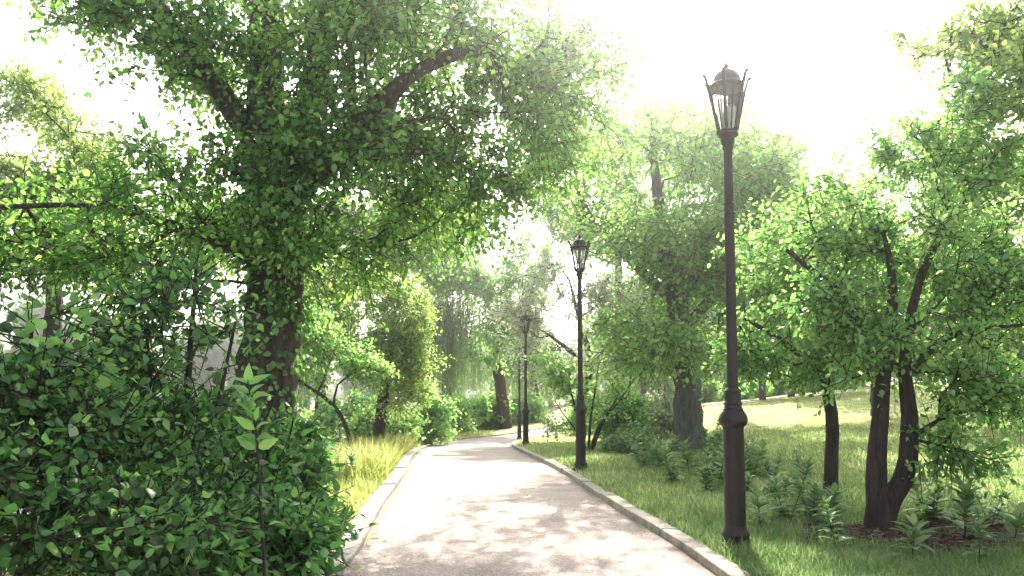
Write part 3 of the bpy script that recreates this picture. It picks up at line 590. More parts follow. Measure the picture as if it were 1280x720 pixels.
simple('park_tree', 'tall sunlit tree inside the bend, its crown high left of the thick grey trunk', 'tree', 775, 520, 43, 14, .26, [PB(740, 200, 43, 68, 75, 3, 140), PB(800, 125, 43, 95, 65, 3, 130), PB(910, 150, 43, 80, 60, 3, 80), PB(985, 240, 43, 60, 70, 3, 70), PB(690, 230, 44, 40, 60, 2.5, 40), PB(790, 260, 42, 90, 60, 3, 90), PB(730, 290, 42, 50, 50, 3, 50)], M['leaf_light'], M['bark_brown'], 58, growkw=dict(far_g, minz=4), spraykw=dict(far_s, size=(.18, .30)), cloudkw=dict(scale=2.2))
# bigger trees further right, behind the lawn
simple('lawn_tree', 'hazy tree at the back of the lawn, rising behind the forked tree', 'tree', 1097, 500, 34, 10, .24, [PB(1110, 300, 34, 90, 110, 3, 170), PB(1200, 250, 34, 80, 90, 3, 110), PB(1150, 430, 34, 110, 50, 2.5, 80)], M['leaf_yellow'], M['bark_brown'], 46, growkw=dict(far_g, minz=3.2), spraykw=dict(far_s, size=(.16, .28)), cloudkw=dict(scale=2.0))
simple('lawn_tree', 'hazy tree at the back of the lawn, cut by the right edge of the view', 'tree', 1325, 520, 26, 9, .24, [PB(1270, 330, 26, 80, 130, 2.6, 230), PB(1240, 200, 26, 70, 70, 2.4, 110), PB(1275, 450, 27, 70, 50, 2, 50)], M['leaf_light'], M['bark_brown'], 47, growkw=dict(far_g, minz=3.2), spraykw=dict(far_s, size=(.14, .25)), cloudkw=dict(scale=2.0))
simple('lawn_tree', 'pale hazy tree whose top shows low on the skyline right of the nearest lantern', 'tree', 1036, 490, 52, 12, .26, [PB(1045, 310, 52, 60, 85, 3.5, 130), PB(1000, 350, 52, 50, 70, 3, 60), PB(1020, 440, 52, 80, 40, 3, 60)], M['leaf_light'], M['bark_brown'], 48, growkw=dict(far_g, minz=4), spraykw=dict(far_s, size=(.22, .36)), cloudkw=dict(scale=2.6))
simple('lawn_tree', 'tall pale green tree behind the broad tree, lit through near the sun', 'tree', 914, 500, 38, 12, .28, [PB(870, 170, 38, 90, 60, 3, 90), PB(930, 220, 38, 60, 60, 3, 60), PB(900, 340, 38, 110, 100, 3, 150)], M['leaf_light'], M['bark_brown'], 49, growkw=dict(far_g, minz=4), spraykw=dict(far_s, size=(.18, .30)), cloudkw=dict(scale=2.2))
# ------------------------------------------------------------------ middle of the picture
simple('lakeside_tree', 'red brown trunked lakeside tree outside the bend, left of the far lamp posts', 'tree', 632, 532, 50, 9.5, .34,
       [PB(585, 345, 50, 75, 45, 3, 130), PB(640, 340, 50, 60, 55, 3, 95), PB(560, 295, 50, 60, 40, 3, 70), PB(615, 420, 48, 40, 40, 2, 50)], M['leaf_light'], bark_mat('bark_red', (.06, .03, .028), (.16, .085, .075), 8), 51, lean=(-1.4, 0), S=12, growkw=dict(far_g, minz=4.0), spraykw=dict(far_s, size=(.20, .34)), cloudkw=dict(scale=2.4))
def pale_tree():
    x, y = 2.6, 30.5; z = g(x, y)
    return tree('silvery_tree', 'pale cream leaved tree behind the second lamp post, with dark crossing branches', 'tree', (x, y, z),
         [([(x, y, z - .2), (x, y, z + .1), (x + .1, y, 1.5), (x + .4, y, 2.8), (x, y, 4.4), (x - .4, y, 6)], [.26, .2, .17, .14, .09, .04]),
          ([(x + .3, y, 2.7), (x + 1.3, y - .2, 3.6), (x + 2.2, y, 4.2)], [.10, .08, .03]), ([(x + .3, y, 2.6), (x - .6, y - .3, 3.4), (x - 1.3, y + .3, 4.0)], [.10, .08, .03])],
         [PB(690, 395, 30.5, 78, 52, 1.0, 72), PB(760, 375, 30, 52, 55, 1.1, 44), PB(705, 445, 30.5, 75, 32, 1.0, 30), PB(700, 340, 31, 55, 32, 1.1, 24)],
         M['leaf_pale'], M['bark_brown'], 52, growkw=dict(tip=.009, seg=.5, up=.08, minz=2.0), spraykw=dict(ntw=6, nl=7, L=(.45, 1.0), size=(.13, .24), droop=.1, flat=1.4, twr=1.4), width=.42, cloudkw=dict(scale=1.3))
pale_tree()
# lakeside small trees, left of the path
simple('small_tree', 'small yellow green tree on the lake bank, right of the ivy-clad trunk', 'tree', 472, 545, 24, 4.2, .17,
       [PB(470, 400, 24, 75, 60, 1.8, 230), PB(430, 370, 25, 60, 50, 1.6, 120), PB(520, 430, 23, 45, 45, 1.3, 90), PB(480, 480, 23, 60, 35, 1.2, 70)], M['leaf_yellow'], M['bark_brown'], 53, lean=(.5, 0), growkw=dict(tip=.008, seg=.4, up=.1, minz=1.0), spraykw=dict(ntw=6, nl=7, L=(.3, .7), size=(.09, .16), droop=.2), cloudkw=dict(scale=1.2), width=.6)
def curved():
    x, y = -3.9, 19.5; z = g(x, y)
    return tree('curved_sapling', 'thin sapling with a bent dark stem leaning left, at the edge of the bank', 'tree', (x, y, z),
         [([(x, y, z - .2), (x, y, z + .1), (x - .08, y, .6), (x - .3, y, 1.1), (x - .7, y, 1.5), (x - 1.3, y, 1.9), (x - 1.8, y, 2.7)], [.08, .065, .055, .05, .042, .035, .02])],
         [PB(400, 400, 19.5, 50, 55, 1.2, 80), PB(440, 460, 19.5, 45, 30, .9, 40), PB(385, 470, 19.5, 30, 30, .9, 25)], M['leaf_light'], M['bark_brown'], 54, growkw=dict(tip=.006, seg=.3, minz=1.0), spraykw=dict(ntw=6, nl=7, L=(.25, .55), size=(.07, .13), droop=.2), cloudkw=dict(scale=1.0))
curved()
# tree behind the ivy-clad tree, upper left, strongly lit
simple('lit_tree', 'bright yellow green tree at the upper left, seen through beyond the ivy-clad tree', 'tree', 60, 560, 15, 6.5, .2,
       [PB(60, 200, 15, 95, 70, 1.6, 190), PB(130, 260, 15.5, 80, 60, 1.6, 120), PB(20, 130, 15, 60, 50, 1.4, 60), PB(30, 290, 15, 80, 50, 1.5, 90), PB(240, 290, 16, 90, 45, 1.5, 70)], M['leaf_yellow'], M['bark_brown'], 55, growkw=dict(tip=.007, seg=.4, up=.1, minz=1.6), spraykw=dict(ntw=6, nl=6, L=(.25, .6), size=(.07, .13), droop=.25), cloudkw=dict(scale=1.1))
# tree filling behind, left of the path's vanishing end
simple('bank_tree', 'leafy tree on the bank behind the small yellow green tree', 'tree', 400, 520, 34, 8, .22,
       [PB(420, 320, 34, 90, 70, 2.5, 200), PB(520, 300, 36, 60, 45, 2, 60), PB(480, 260, 36, 80, 50, 2, 80), PB(575, 270, 37, 55, 60, 2, 70)], M['leaf_light'], M['bark_brown'], 56, growkw=dict(far_g, minz=2), spraykw=dict(far_s, size=(.14, .24)), cloudkw=dict(scale=2.0))
def willow(x, y, H, Rr, seed, label, nst=430):
    r = np.random.default_rng(seed); z = g(x, y); base = np.array([x, y, z])
    stems = [([(x, y, z - .3), (x, y, z + .2), (x + .2, y, z + H * .3), (x + .1, y, z + H * .6), (x, y, z + H * .85)], [.6, .42, .34, .22, .08])]
    cl = cloud([((x, y, z + H * .78), (Rr, Rr, H * .2), 150)], r, scale=2)
    pos, par, rad, tips = grow(stems, cl, r, tip=.014, seg=.7, up=.35, minz=z + H * .3)
    A = pos[r.choice(tips, nst)] + r.normal(0, .35, (nst, 3)); L = r.uniform(.35, .8, nst) * (A[:, 2] - z)
    n = 46; k = np.tile(np.arange(n), nst); Ai = np.repeat(A, n, 0); t = (k + r.uniform(0, 1, len(k))) / n
    dr = np.repeat(r.normal(0, .5, (nst, 2)), n, 0); P = Ai + np.c_[dr * t[:, None] ** .5 * .8, -t * np.repeat(L, n)] + r.normal(0, .04, (len(k), 3))
    D = unit(np.c_[r.normal(0, .35, (len(k), 2)), -np.ones(len(k))]); U = unit(r.normal(0, 1, P.shape)); S = r.uniform(.14, .26, len(k))
    B = A - np.c_[np.zeros((nst, 2)), L] + np.c_[dr[::n] * .8, np.zeros(nst)]
    root = empty('willow', base, label, 'willow')
    link_mesh('trunk', skel_mesh('trunk', pos - base, par, rad, M['bark_brown'], S=10, twigs=(A - base, B - base, np.full(nst, .012), np.full(nst, .004))), root)
    link_mesh('crown', leaves_mesh('crown', P - base, D, U, S, M['leaf_willow'], r, '6', .3, np.clip(np.repeat(r.uniform(0, 1, nst), n) * .6 + r.uniform(0, .4, len(k)), 0, 1)), root)
willow(-4.4, 52, 9.5, 3.0, 61, 'lakeside willow with hanging curtains of leaves, left of the red brown trunk')
willow(1.5, 60.5, 8.5, 3.0, 62, 'weeping willow at the end of the path, behind the farthest lamp post', 300)
# ------------------------------------------------------------------ shrubs (several stems from the ground)
def shrub(name, label, x, y, stems, blobs, leaf, seed, bark='bark_brown', cat='shrub', group=None, **kw):
    z = g(x, y); st = []
    for (dx, dy, h, r0) in stems:
        st.append(([(x + dx * .08, y + dy * .08, z - .15), (x + dx * .3, y + dy * .3, z + h * .35), (x + dx * .7, y + dy * .7, z + h * .7), (x + dx, y + dy, z + h)], [r0, r0 * .85, r0 * .6, r0 * .3]))
    kw.setdefault('trunk', 'stems'); kw.setdefault('crown', 'foliage')
    return tree(name, label, cat, (x, y, z), st, blobs, leaf, M[bark], seed, group=group, **kw)
shrub('shrub', 'open shrub of several slanting dark stems beside the second lamp post', 2.1, 22.5, [(.9, 0, 1.6, .045), (-.5, .2, 1.9, .04), (.3, -.3, 2.4, .04), (1.5, .3, 2.2, .035), (-.9, 0, 1.4, .03)],
      [PB(740, 490, 22.5, 50, 50, 1.1, 52), PB(775, 450, 22.5, 42, 38, 1.0, 32), PB(700, 470, 22.5, 38, 52, .9, 32), PB(690, 520, 22.5, 25, 22, .6, 10)], M['leaf_light'], 71, growkw=dict(tip=.006, seg=.3), spraykw=dict(ntw=5, nl=6, L=(.2, .5), size=(.07, .13), droop=.15, spread=1.3), cloudkw=dict(scale=.9))
sk = dict(growkw=dict(tip=.007, seg=.4), spraykw=dict(twr=1.6, spread=1.3, ntw=7, nl=7, L=(.35, .9), size=(.10, .18), droop=.1), cloudkw=dict(scale=1.0))
for i, (px, D, rp, top, lf, lab) in enumerate([
        (800, 31, 42, 468, 'leaf_pale', 'pale shrub at the back of the lawn, right of the second lamp post'),
        (768, 29, 30, 495, 'leaf_right', 'dark rounded shrub at the back of the lawn, behind the slanting-stemmed shrub'),
        (556, 45, 26, 505, 'leaf_light', 'shrub on the outer side of the bend, nearest the start of the curve'),
        (586, 49, 22, 500, 'leaf_light', 'shrub on the outer side of the bend, below the willow'),
        (612, 51, 20, 498, 'leaf_right', 'dark shrub at the foot of the red brown trunk, on its left'),
        (655, 55, 20, 490, 'leaf_right', 'dark shrub at the foot of the red brown trunk, on its right'),
        (520, 31, 40, 500, 'leaf_right', 'dark green shrub above the left kerb, where the path starts to curve'),
        (480, 27, 34, 505, 'leaf_light', 'low shrub round the foot of the small yellow green tree'),
        (742, 42, 26, 492, 'leaf_light', 'light green shrub hiding the path, behind the second lamp post'),
        (430, 33, 40, 490, 'leaf_right', 'shrub at the water side behind the bent sapling'),
        (905, 64, 60, 478, 'leaf_right', 'long low shrub beyond the far path, left of the nearest lamp post'),
        (1010, 66, 60, 462, 'leaf_right', 'long low shrub beyond the far path, behind the slim tree')]):
    p = at(px, 520, D); x = p[0]; z = g(x, D); zt = at(px, top, D)[2]; h = max(.8, zt - z); rw = rp * D / F; r = np.random.default_rng(100 + i)
    stems = [(r.uniform(-.7, .7) * rw, r.uniform(-.5, .5) * rw, h * r.uniform(.55, .8), .035) for _ in range(5)]
    k = dict(sk, spraykw=dict(sk['spraykw'], size=(.0040 * D, .0070 * D) if D > 26 else (.1, .18)))
    shrub('shrub', lab, x, D, stems, [((x - rw * .4, D, z + h * .45), (rw * .8, rw * .9, h * .42), int(26 + rp * .5)), ((x + rw * .5, D - .3, z + h * .6), (rw * .6, rw * .8, h * .5), int(18 + rp * .4)), ((x, D, z + h * .22), (rw * 1.3, rw * .9, h * .22), 26)], M[lf], 100 + i, group='shrubs around the bend of the path', **k)
# ------------------------------------------------------------------ the bushes in the left foreground
bk = dict(tmpl='11', width=.82, growkw=dict(tip=.0028, seg=.14, up=.15, jit=.02, alpha=.35), spraykw=dict(ntw=5, nl=6, L=(.14, .38), size=(.028, .078), droop=.2, flat=.25, spread=1.2, twr=1.0), cloudkw=dict(scale=.4))
def bush(name, label, x, y, stems, blobs, seed, leaf='leaf_bush', **kw):
    k = dict(bk); 
    for a, b in kw.items(): k[a] = dict(k[a], **b) if isinstance(b, dict) and a in k else b
    return shrub(name, label, x, y, stems, blobs, M[leaf], seed, group='bushes in the left foreground', **k)
bush('bush', 'dark bush at the left edge of the view, with round leaves and a ragged top', -2.45, 3.7, [(-.3, 0, 1.4, .02), (.2, .1, 1.5, .02), (0, -.2, 1.2, .018), (.4, 0, 1.0, .016)],
     [PB(40, 480, 3.7, 75, 85, .4, 34), PB(60, 420, 3.8, 50, 40, .3, 8), PB(20, 600, 3.5, 110, 100, .45, 49), PB(90, 690, 3.4, 90, 60, .4, 31)], 81)
bush('bush', 'tallest foreground bush, with visible forked dark stems, left of the ivy-clad trunk', -2.05, 4.9, [(.1, 0, 2.15, .032), (-.35, .1, 2.0, .028), (.35, 0, 1.8, .026), (-.1, -.2, 1.7, .022), (.6, .1, 1.4, .02), (-.6, 0, 1.6, .02)],
     [PB(215, 400, 4.9, 75, 70, .5, 40), PB(120, 410, 4.6, 60, 50, .4, 12), PB(150, 480, 4.7, 90, 70, .5, 30), PB(250, 510, 4.8, 80, 80, .5, 40), PB(240, 640, 4.6, 110, 80, .5, 40)], 82)
bush('bush', 'leafy bush between the tallest foreground bush and the left edge bush', -2.05, 4.1, [(-.2, 0, 1.3, .02), (.2, .1, 1.2, .02), (.05, -.2, 1.1, .018)],
     [PB(120, 560, 4.1, 90, 75, .4, 37), PB(180, 660, 3.8, 120, 70, .4, 34)], 83)
bush('bush', 'broad leaved bush at the foot of the ivy-clad trunk, reaching towards the left kerb', -1.75, 5.6, [(-.3, 0, 1.3, .02), (.2, .1, 1.2, .02), (.0, -.2, 1.4, .018), (.35, 0, .8, .016)],
     [PB(290, 585, 5.6, 70, 55, .4, 38), PB(340, 630, 5.5, 55, 60, .4, 34), PB(330, 680, 5.2, 90, 50, .4, 37), PB(385, 640, 6.0, 26, 36, .3, 10)], 84, spraykw=dict(size=(.06, .11)), width=.6)
bush('bush', 'low bush spilling over the left kerb at the bottom of the view', -1.45, 4.6, [(-.2, 0, .7, .014), (.12, .1, .6, .012), (.0, -.2, .7, .012)],
     [PB(330, 690, 4.6, 70, 45, .3, 37), PB(250, 700, 4.2, 80, 40, .3, 31)], 85, spraykw=dict(size=(.06, .10)), width=.6)
bush('bush', 'dense dark undergrowth bush under the ivy-clad tree, behind the foreground bushes', -4.6, 8.0, [(-.6, 0, 1.6, .03), (.5, .1, 1.5, .03), (0, -.2, 1.7, .03), (1.0, 0, 1.2, .02)],
     [PB(60, 550, 8, 130, 45, .8, 40), PB(180, 580, 8, 110, 50, .7, 36)], 86, spraykw=dict(size=(.06, .11), L=(.2, .4)), growkw=dict(tip=.004, seg=.25))
bush('bush', 'bush hugging the ivy-clad trunk on its right side, beside the left kerb', -2.6, 8.2, [(-.3, 0, 1.2, .02), (.5, .1, 1.0, .02), (0, -.2, 1.3, .02)],
     [PB(355, 560, 8.2, 50, 45, .5, 30), PB(270, 530, 8.3, 50, 35, .5, 18), PB(375, 590, 7.8, 20, 30, .3, 8)], 87, spraykw=dict(size=(.06, .11), L=(.15, .35)), growkw=dict(tip=.004, seg=.25))
# ------------------------------------------------------------------ leafy herbs: stem + lance-shaped leaves in whorls
def blade_mesh(name, P, D, L, W, mat, rng, nseg=4, bend=.5, fold=.25, tone=None):
    """long lance leaves, arching down"""
    n = len(P); D = unit(D); side = unit(np.cross(D, np.array([0, 0, 1.]))); V = []
    prof = {4: [.25, .9, 1., .6, .0], 2: [1., .75, 0]}[nseg]
    cur = P.copy(); d = D.copy()
    for k in range(nseg + 1):
        w = prof[k] * W
        up = np.cross(side, d)
        V.append(np.stack([cur - side * w[:, None] + up * (w * fold)[:, None], cur, cur + side * w[:, None] + up * (w * fold)[:, None]], 1))
        cur = cur + d * (L / nseg)[:, None]; d = unit(d - np.array([0, 0, 1]) * (bend * (k + 1) / nseg * rng.uniform(.5, 1.2, n))[:, None] * .6)
    V = np.stack(V, 1).reshape(-1, 3); K = (nseg + 1) * 3; q = []
    for k in range(nseg):
        for j in range(2): a = k * 3 + j; q.append((a, a + 1, a + 4, a + 3))
    Q = (np.arange(n)[:, None, None] * K + np.array(q)[None]).reshape(-1, 4)
    tone = rng.uniform(0, 1, n) if tone is None else tone
    return mesh_np(name, V, Q, mat=mat, attr=np.repeat(tone, K), smooth=True)
def herb_meshes(seed, h, nl, L):
    r = np.random.default_rng(seed); top = np.array([r.normal(0, .06), r.normal(0, .06), h]); ns = r.integers(1, 4)
    segs, P, D, Ls = [], [], [], []
    for s in range(ns):
        hh = h * (1 if s == 0 else r.uniform(.5, .8)); lean = r.normal(0, .12 + .12 * (s > 0), 2); b0 = np.array([0, 0, -.05]); tp = np.array([lean[0] * hh * 2, lean[1] * hh * 2, hh])
        segs.append((b0, tp)); m = int(nl * (1 if s == 0 else .7))
        t = np.sort(r.uniform(.12, 1, m) ** .75); ph = np.arange(m) * 2.399 + r.uniform(0, 6)
        P.append(b0 + (tp - b0) * t[:, None]); el = .15 + 1.0 * t ** 3
        D.append(np.c_[np.cos(ph), np.sin(ph), el + r.normal(0, .15, m)]); Ls.append(L * (1.15 - .55 * t) * r.uniform(.75, 1.2, m))
    P, D, Ls = np.concatenate(P), np.concatenate(D), np.concatenate(Ls)
    A = np.array([a for a, b in segs]); B = np.array([b for a, b in segs]); nn = len(A)
    pos = np.array([[0, 0, -.06], [0, 0, .02]]); st = skel_mesh('stem', pos, np.array([-1, 0]), np.array([.008, .007]), M['stem'], S=5, twigs=(A, B, np.full(nn, .006), np.full(nn, .003)))
    return st, blade_mesh('leaves', P, D, Ls, Ls * .17, M['weed'], r, 4, .55)
HERB = [herb_meshes(200 + i, h, nl, L) for i, (h, nl, L) in enumerate([(.42, 30, .25), (.55, 38, .24), (.30, 22, .27), (.70, 52, .20), (.48, 34, .20)])]
def herb(v, x, y, sc, label, group, rz=None):
    global rng
    r = empty('leafy_herb', (x, y, g(x, y)), label, 'herb', group, rng.uniform(0, 6.28) if rz is None else rz); r.scale = (sc, sc, sc)
    link_mesh('stem', HERB[v][0], r); link_mesh('leaves', HERB[v][1], r)
# unique ones, read off the photograph (x px, ground y px)
def ground_px(px, py):
    """where the ray through a photo pixel meets the ground"""
    lo, hi = 2.0, 90.0
    for _ in range(40):
        m = (lo + hi) / 2; p = at(px, py, m)
        if p[2] > g(p[0], p[1]): lo = m
        else: hi = m
    p = at(px, py, (lo + hi) / 2); return p[0], p[1]
HG = 'leafy herbs in the grass on the right'
for (px, py, v, sc, lab) in [
        (1165, 650, 1, 1.0, 'tallest whorled herb on the soil just right of the forked trunk'), (1205, 672, 0, 1.15, 'upright herb with a palm-like top, second to the right of the forked trunk'),
        (1238, 655, 3, .8, 'narrow herb with small leaves near the right edge, behind the palm-like one'), (1140, 700, 2, 1.05, 'low spreading herb in front of the forked trunk on the right'),
        (1262, 690, 2, 1.2, 'broad herb in the bottom right corner of the lawn'), (1040, 668, 0, 1.0, 'bright tipped herb in front of the slim tree'),
        (1018, 650, 1, .95, 'tall herb touching the foot of the slim tree on its left'), (985, 655, 3, .9, 'dark upright herb midway between the nearest lamp post and the slim tree'),
        (952, 660, 2, 1.2, 'drooping wide-leaved herb right of the nearest lamp post'), (962, 600, 1, .8, 'herb standing in the sunlit grass edge, right of the nearest lamp post'),
        (1008, 615, 4, 1.1, 'mid-height herb behind the dark upright one, left of the slim tree'), (1048, 690, 4, .9, 'small herb at the front edge of the soil patch'),
        (1225, 708, 4, .9, 'small herb at the bottom of the view below the palm-like one'), (895, 600, 1, .9, 'herb just left of the nearest lamp post, behind the grass'),
        (862, 590, 0, 1.3, 'bright whorled herb in front of the thick grey trunk'), (882, 578, 3, 1.0, 'herb against the right side of the thick grey trunk'),
        (826, 590, 1, 1.2, 'spreading herb left in front of the thick grey trunk'), (842, 606, 4, 1.3, 'low herb nearest the kerb in front of the thick grey trunk'),
        (905, 570, 0, 1.1, 'herb in the half shade behind the nearest lamp post, on its left')]:
    x, y = ground_px(px, py); herb(v, x, y, sc, lab, HG)
r2 = np.random.default_rng(77); cnt = 0
while cnt < 80:                                                     # the belt of the same herbs fading into the distance
    x, y = r2.uniform(1.6, 6.5), r2.uniform(10.5, 24)
    if pdist(x, y)[0] < 2.1 + .06 * y or (x - 4.65) ** 2 + (y - 21) ** 2 < .7: continue
    if 820 < 640 + 1000 * x / y < 888 and y > 14.5: continue
    if x > 1.9 + .17 * y + r2.normal(0, .35): continue
    herb(int(r2.integers(0, 5)), x, y, r2.uniform(.75, 1.2), 'leafy green herb in the shaded belt between the nearest lamp post and thick grey trunk', 'belt of herbs in the shade'); cnt += 1
for (px, py, v, sc, lab) in [(436, 600, 3, 1.0, 'spiky upright herb by the left kerb, at the edge of the foreground bushes'), (408, 612, 1, 1.0, 'herb left of the spiky one beside the left kerb'),
                             (425, 560, 1, 1.3, 'yellow green herb in the sunlit grass left of the path'), (455, 556, 0, 1.4, 'herb in the tall dry grass at the left kerb'), (398, 585, 0, 1.3, 'herb at the foot of the ivy-clad tree, right side')]:
    x, y = ground_px(px, py); herb(v, x, y, sc, lab, 'leafy herbs beside the left kerb')
# the light green sprig standing out in front of the big trunk
def sprig():
    r = np.random.default_rng(9); b = at(330, 600, 4.0); x, y = b[0], b[1]; z = g(x, y); p1 = at(322, 560, 4.0); p2 = at(310, 480, 4.0)
    base = np.array([x, y, z]); st = [([(x, y, z - .05), (x + .02, y, z + .4), tuple(p1), tuple(p2)], [.012, .010, .007, .003])]
    pos, par, rad, tips = grow(st, np.array([p2 + [0, 0, .03]]), r, tip=.002, seg=.2)
    root = empty('sapling', base, 'light green sapling with large pointed paired leaves, in front of the big trunk', 'sapling')
    link_mesh('stem', skel_mesh('stem', pos - base, par, rad, M['bark_brown'], S=6), root)
    P, D = [], []
    for k, t in enumerate(np.linspace(0, 1, 8)):
        c = np.array(p1) * (1 - t) + np.array(p2) * t
        for s in (-1, 1): P.append(c); a = k * 1.1; D.append([s * math.cos(a * .4), -.3 * s * math.sin(a) - .25, .35 + .3 * t])
    P.append(np.array(p2)); D.append([0, -.1, 1]); P, D = np.array(P), np.array(D) + r.normal(0, .08, (len(P), 3))
    link_mesh('leaves', leaves_mesh('leaves', P - base, D, np.tile([0, -.7, .7], (len(P), 1)) + r.normal(0, .45, P.shape), r.uniform(.08, .13, len(P)), M['leaf_bush'], r, '11', .55, r.uniform(.6, .9, len(P))), root)
sprig()
# ------------------------------------------------------------------ grass
def grass(name, label, n, xr, yr, cond, hgt, wid, mat, seed, cat='grass', power=1.6):
    r = np.random.default_rng(seed)
    u = r.uniform(0, 1, n); a, b = yr; k = 1 - power; y = (a ** k + u * (b ** k - a ** k)) ** (1 / k)
    x = r.uniform(xr[0], xr[1], n) if not callable(xr) else xr(y, r)
    m = cond(x, y, r); x, y = x[m], y[m]; n = len(x)
    cl = .5 + .5 * np.sin(x * 2.3 + 1.7 * np.sin(y * 1.9)) * np.sin(y * 2.9 + x); D = y
    h = hgt * (.45 + .75 * r.uniform(0, 1, n)) * (.65 + .6 * cl); w = wid * (1 + D * .13)
    th = r.uniform(0, 2 * math.pi, n); ln = r.uniform(.1, .75, n)
    P = np.c_[x, y, g_(x, y) - .01]; Dv = np.c_[np.cos(th) * ln, np.sin(th) * ln, np.ones(n)]
    side = np.c_[-np.sin(th + r.normal(0, .6, n)), np.cos(th), np.zeros(n)]
    mid = P + Dv * (h * .5)[:, None]; tip = mid + unit(Dv + np.c_[np.cos(th), np.sin(th), -.5 * np.ones(n)] * ln[:, None]) * (h * .55)[:, None]
    V = np.stack([P - side * w[:, None] * .5, P + side * w[:, None] * .5, mid + side * w[:, None] * .4, mid - side * w[:, None] * .4, tip], 1).reshape(-1, 3)
    o = np.arange(n) * 5
    tone = np.clip(.5 * cl + r.uniform(0, .6, n), 0, 1)
    me = mesh_np(name, V, np.stack([o, o + 1, o + 2, o + 3], 1), np.stack([o + 3, o + 2, o + 4], 1), mat=mat, attr=np.repeat(tone, 5))
    tag(link_mesh(name, me), label, cat, kind='stuff')
def fx(lo, hi):                                                    # x spread that follows the field of view
    return lambda y, r: r.uniform(0, 1, len(y)) * (hi(y) - lo(y)) + lo(y)
right = lambda x, y, r: (pdist(x, y) > HW + .15) & (mulch(x, y) < r.uniform(.25, .9, len(x))) & (np.sin(x * 1.9 + 2 * np.sin(y * .8)) * np.sin(y * 1.4 + x * .6) + r.uniform(-1.2, .9, len(x)) < .75)
grass('grass', 'green grass of the verge and lawn right of the path', 330000, fx(lambda y: np.full(len(y), -2.6), lambda y: 1.2 + .75 * y), (3.2, 30), right, .15, .0045, M['grass'], 1)
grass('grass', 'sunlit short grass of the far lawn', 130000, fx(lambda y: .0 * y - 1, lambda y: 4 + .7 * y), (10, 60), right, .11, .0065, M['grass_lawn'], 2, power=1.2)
left = lambda x, y, r: (pdist(x, y) < -(HW + .21)) & (pdist(x, y) > -5.5) & (r.uniform(0, 1, len(x)) < .2 + .8 * sstep(-4.5, -1.9, pdist(x, y)))
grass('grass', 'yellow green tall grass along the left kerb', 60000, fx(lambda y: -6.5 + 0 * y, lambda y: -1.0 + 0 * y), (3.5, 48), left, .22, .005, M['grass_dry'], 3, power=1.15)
tuft = lambda x, y, r: (pdist(x, y) < -(HW + .27)) & (pdist(x, y) > -3.0)
grass('grass', 'tall dry yellow grass tufts beside the left kerb before the bend', 16000, fx(lambda y: -4.8 + 0 * y, lambda y: -1.5 + 0 * y), (13, 25), tuft, .5, .006, M['grass_dry'], 4, power=1.1)
# fallen leaves and twigs on the soil and path edges
def litter(name, label, n, xr, yr, keep, size, seed):
    r = np.random.default_rng(seed); x = r.uniform(*xr, n); y = r.uniform(*yr, n); m = keep(x, y, r); x, y = x[m], y[m]; n = len(x)
    d = np.abs(pdist(x, y)); z = np.where(d < HW, base_g(x, y) + .02, g_(x, y) + .012)
    P = np.c_[x, y, z]; th = r.uniform(0, 6.28, n)
    me = leaves_mesh(name, P, np.c_[np.cos(th), np.sin(th), r.normal(0, .12, n)], np.c_[r.normal(0, .3, (n, 2)), np.ones(n)], r.uniform(size * .5, size * 1.3, n), M['litter'], r, '6', .55)
    tag(link_mesh(name, me), label, 'leaf litter', kind='stuff')
litter('leaf_litter', 'brown fallen leaves on the bare soil under the forked tree', 9000, (2.4, 7.5), (6.2, 10.6), lambda x, y, r: (mulch(x, y) > .3) & (pdist(x, y) > 1.8), .06, 5)
litter('leaf_litter', 'brown fallen leaves on the lake bank under the left bushes', 9000, (-6.5, -1.6), (3, 16), lambda x, y, r: pdist(x, y) < -1.75, .06, 6)
litter('leaf_litter', 'small dry leaves and bits scattered on the gravel path', 4000, (-4, 3), (4, 34), lambda x, y, r: (np.abs(pdist(x, y)) < HW - .02) & (r.uniform(0, 1, len(x)) < .12 + .88 * sstep(1.1, 1.45, np.abs(pdist(x, y)))), .028, 7)
# ------------------------------------------------------------------ far bank and background trees: copies of three kinds
def proto(seed, H, W, leaf, nc, lsz):
    r = np.random.default_rng(seed)
    st = [([(0, 0, -.5), (0, 0, .2), (.2, 0, H * .3), (.1, .1, H * .6), (0, 0, H * .9)], [.5, .34, .28, .18, .05])]
    cl = cloud([((0, 0, H * .6), (W, W, H * .36), nc), ((W * .3, 0, H * .36), (W * .9, W * .9, H * .26), nc // 2)], r, scale=2.4)
    pos, par, rad, tips = grow(st, cl, r, tip=.02, seg=1.0, up=.15, minz=H * .1)
    tw, (P, D, U, S, tone) = sprays(pos, par, tips, r, ntw=7, nl=6, L=(.6, 1.5), size=lsz, droop=.2)
    return skel_mesh('trunk', pos, par, rad, M['bark_brown'], S=7), leaves_mesh('crown', P, D, U, S, leaf, r, '6', .85, tone)
PR = [proto(301, 12, 4.2, M['leaf_far'], 230, (.3, .55)), proto(302, 10, 4.0, M['leaf_light'], 210, (.3, .5)), proto(303, 14, 4.6, M['leaf_far'], 260, (.32, .6))]
def far_tree(v, x, y, sc, label, group, rz):
    z = max(g(x, y), WATER - .1); r = empty('background_tree', (x, y, z), label, 'tree', group, rz); r.scale = (sc, sc, sc * (.9 + .2 * ((x * 7.3) % 1)))
    link_mesh('trunk', PR[v][0], r); link_mesh('crown', PR[v][1], r)
rb = np.random.default_rng(88)
for i in range(26):                                                # across the lake
    x = -104 + i * 6.2 + rb.normal(0, 1.5); y = 139 + rb.uniform(0, 10)
    far_tree(int(rb.integers(0, 3)), x, y, rb.uniform(.95, 1.45), 'hazy green tree in the row on the far bank of the lake', 'trees on the far bank of the lake', rb.uniform(0, 6))
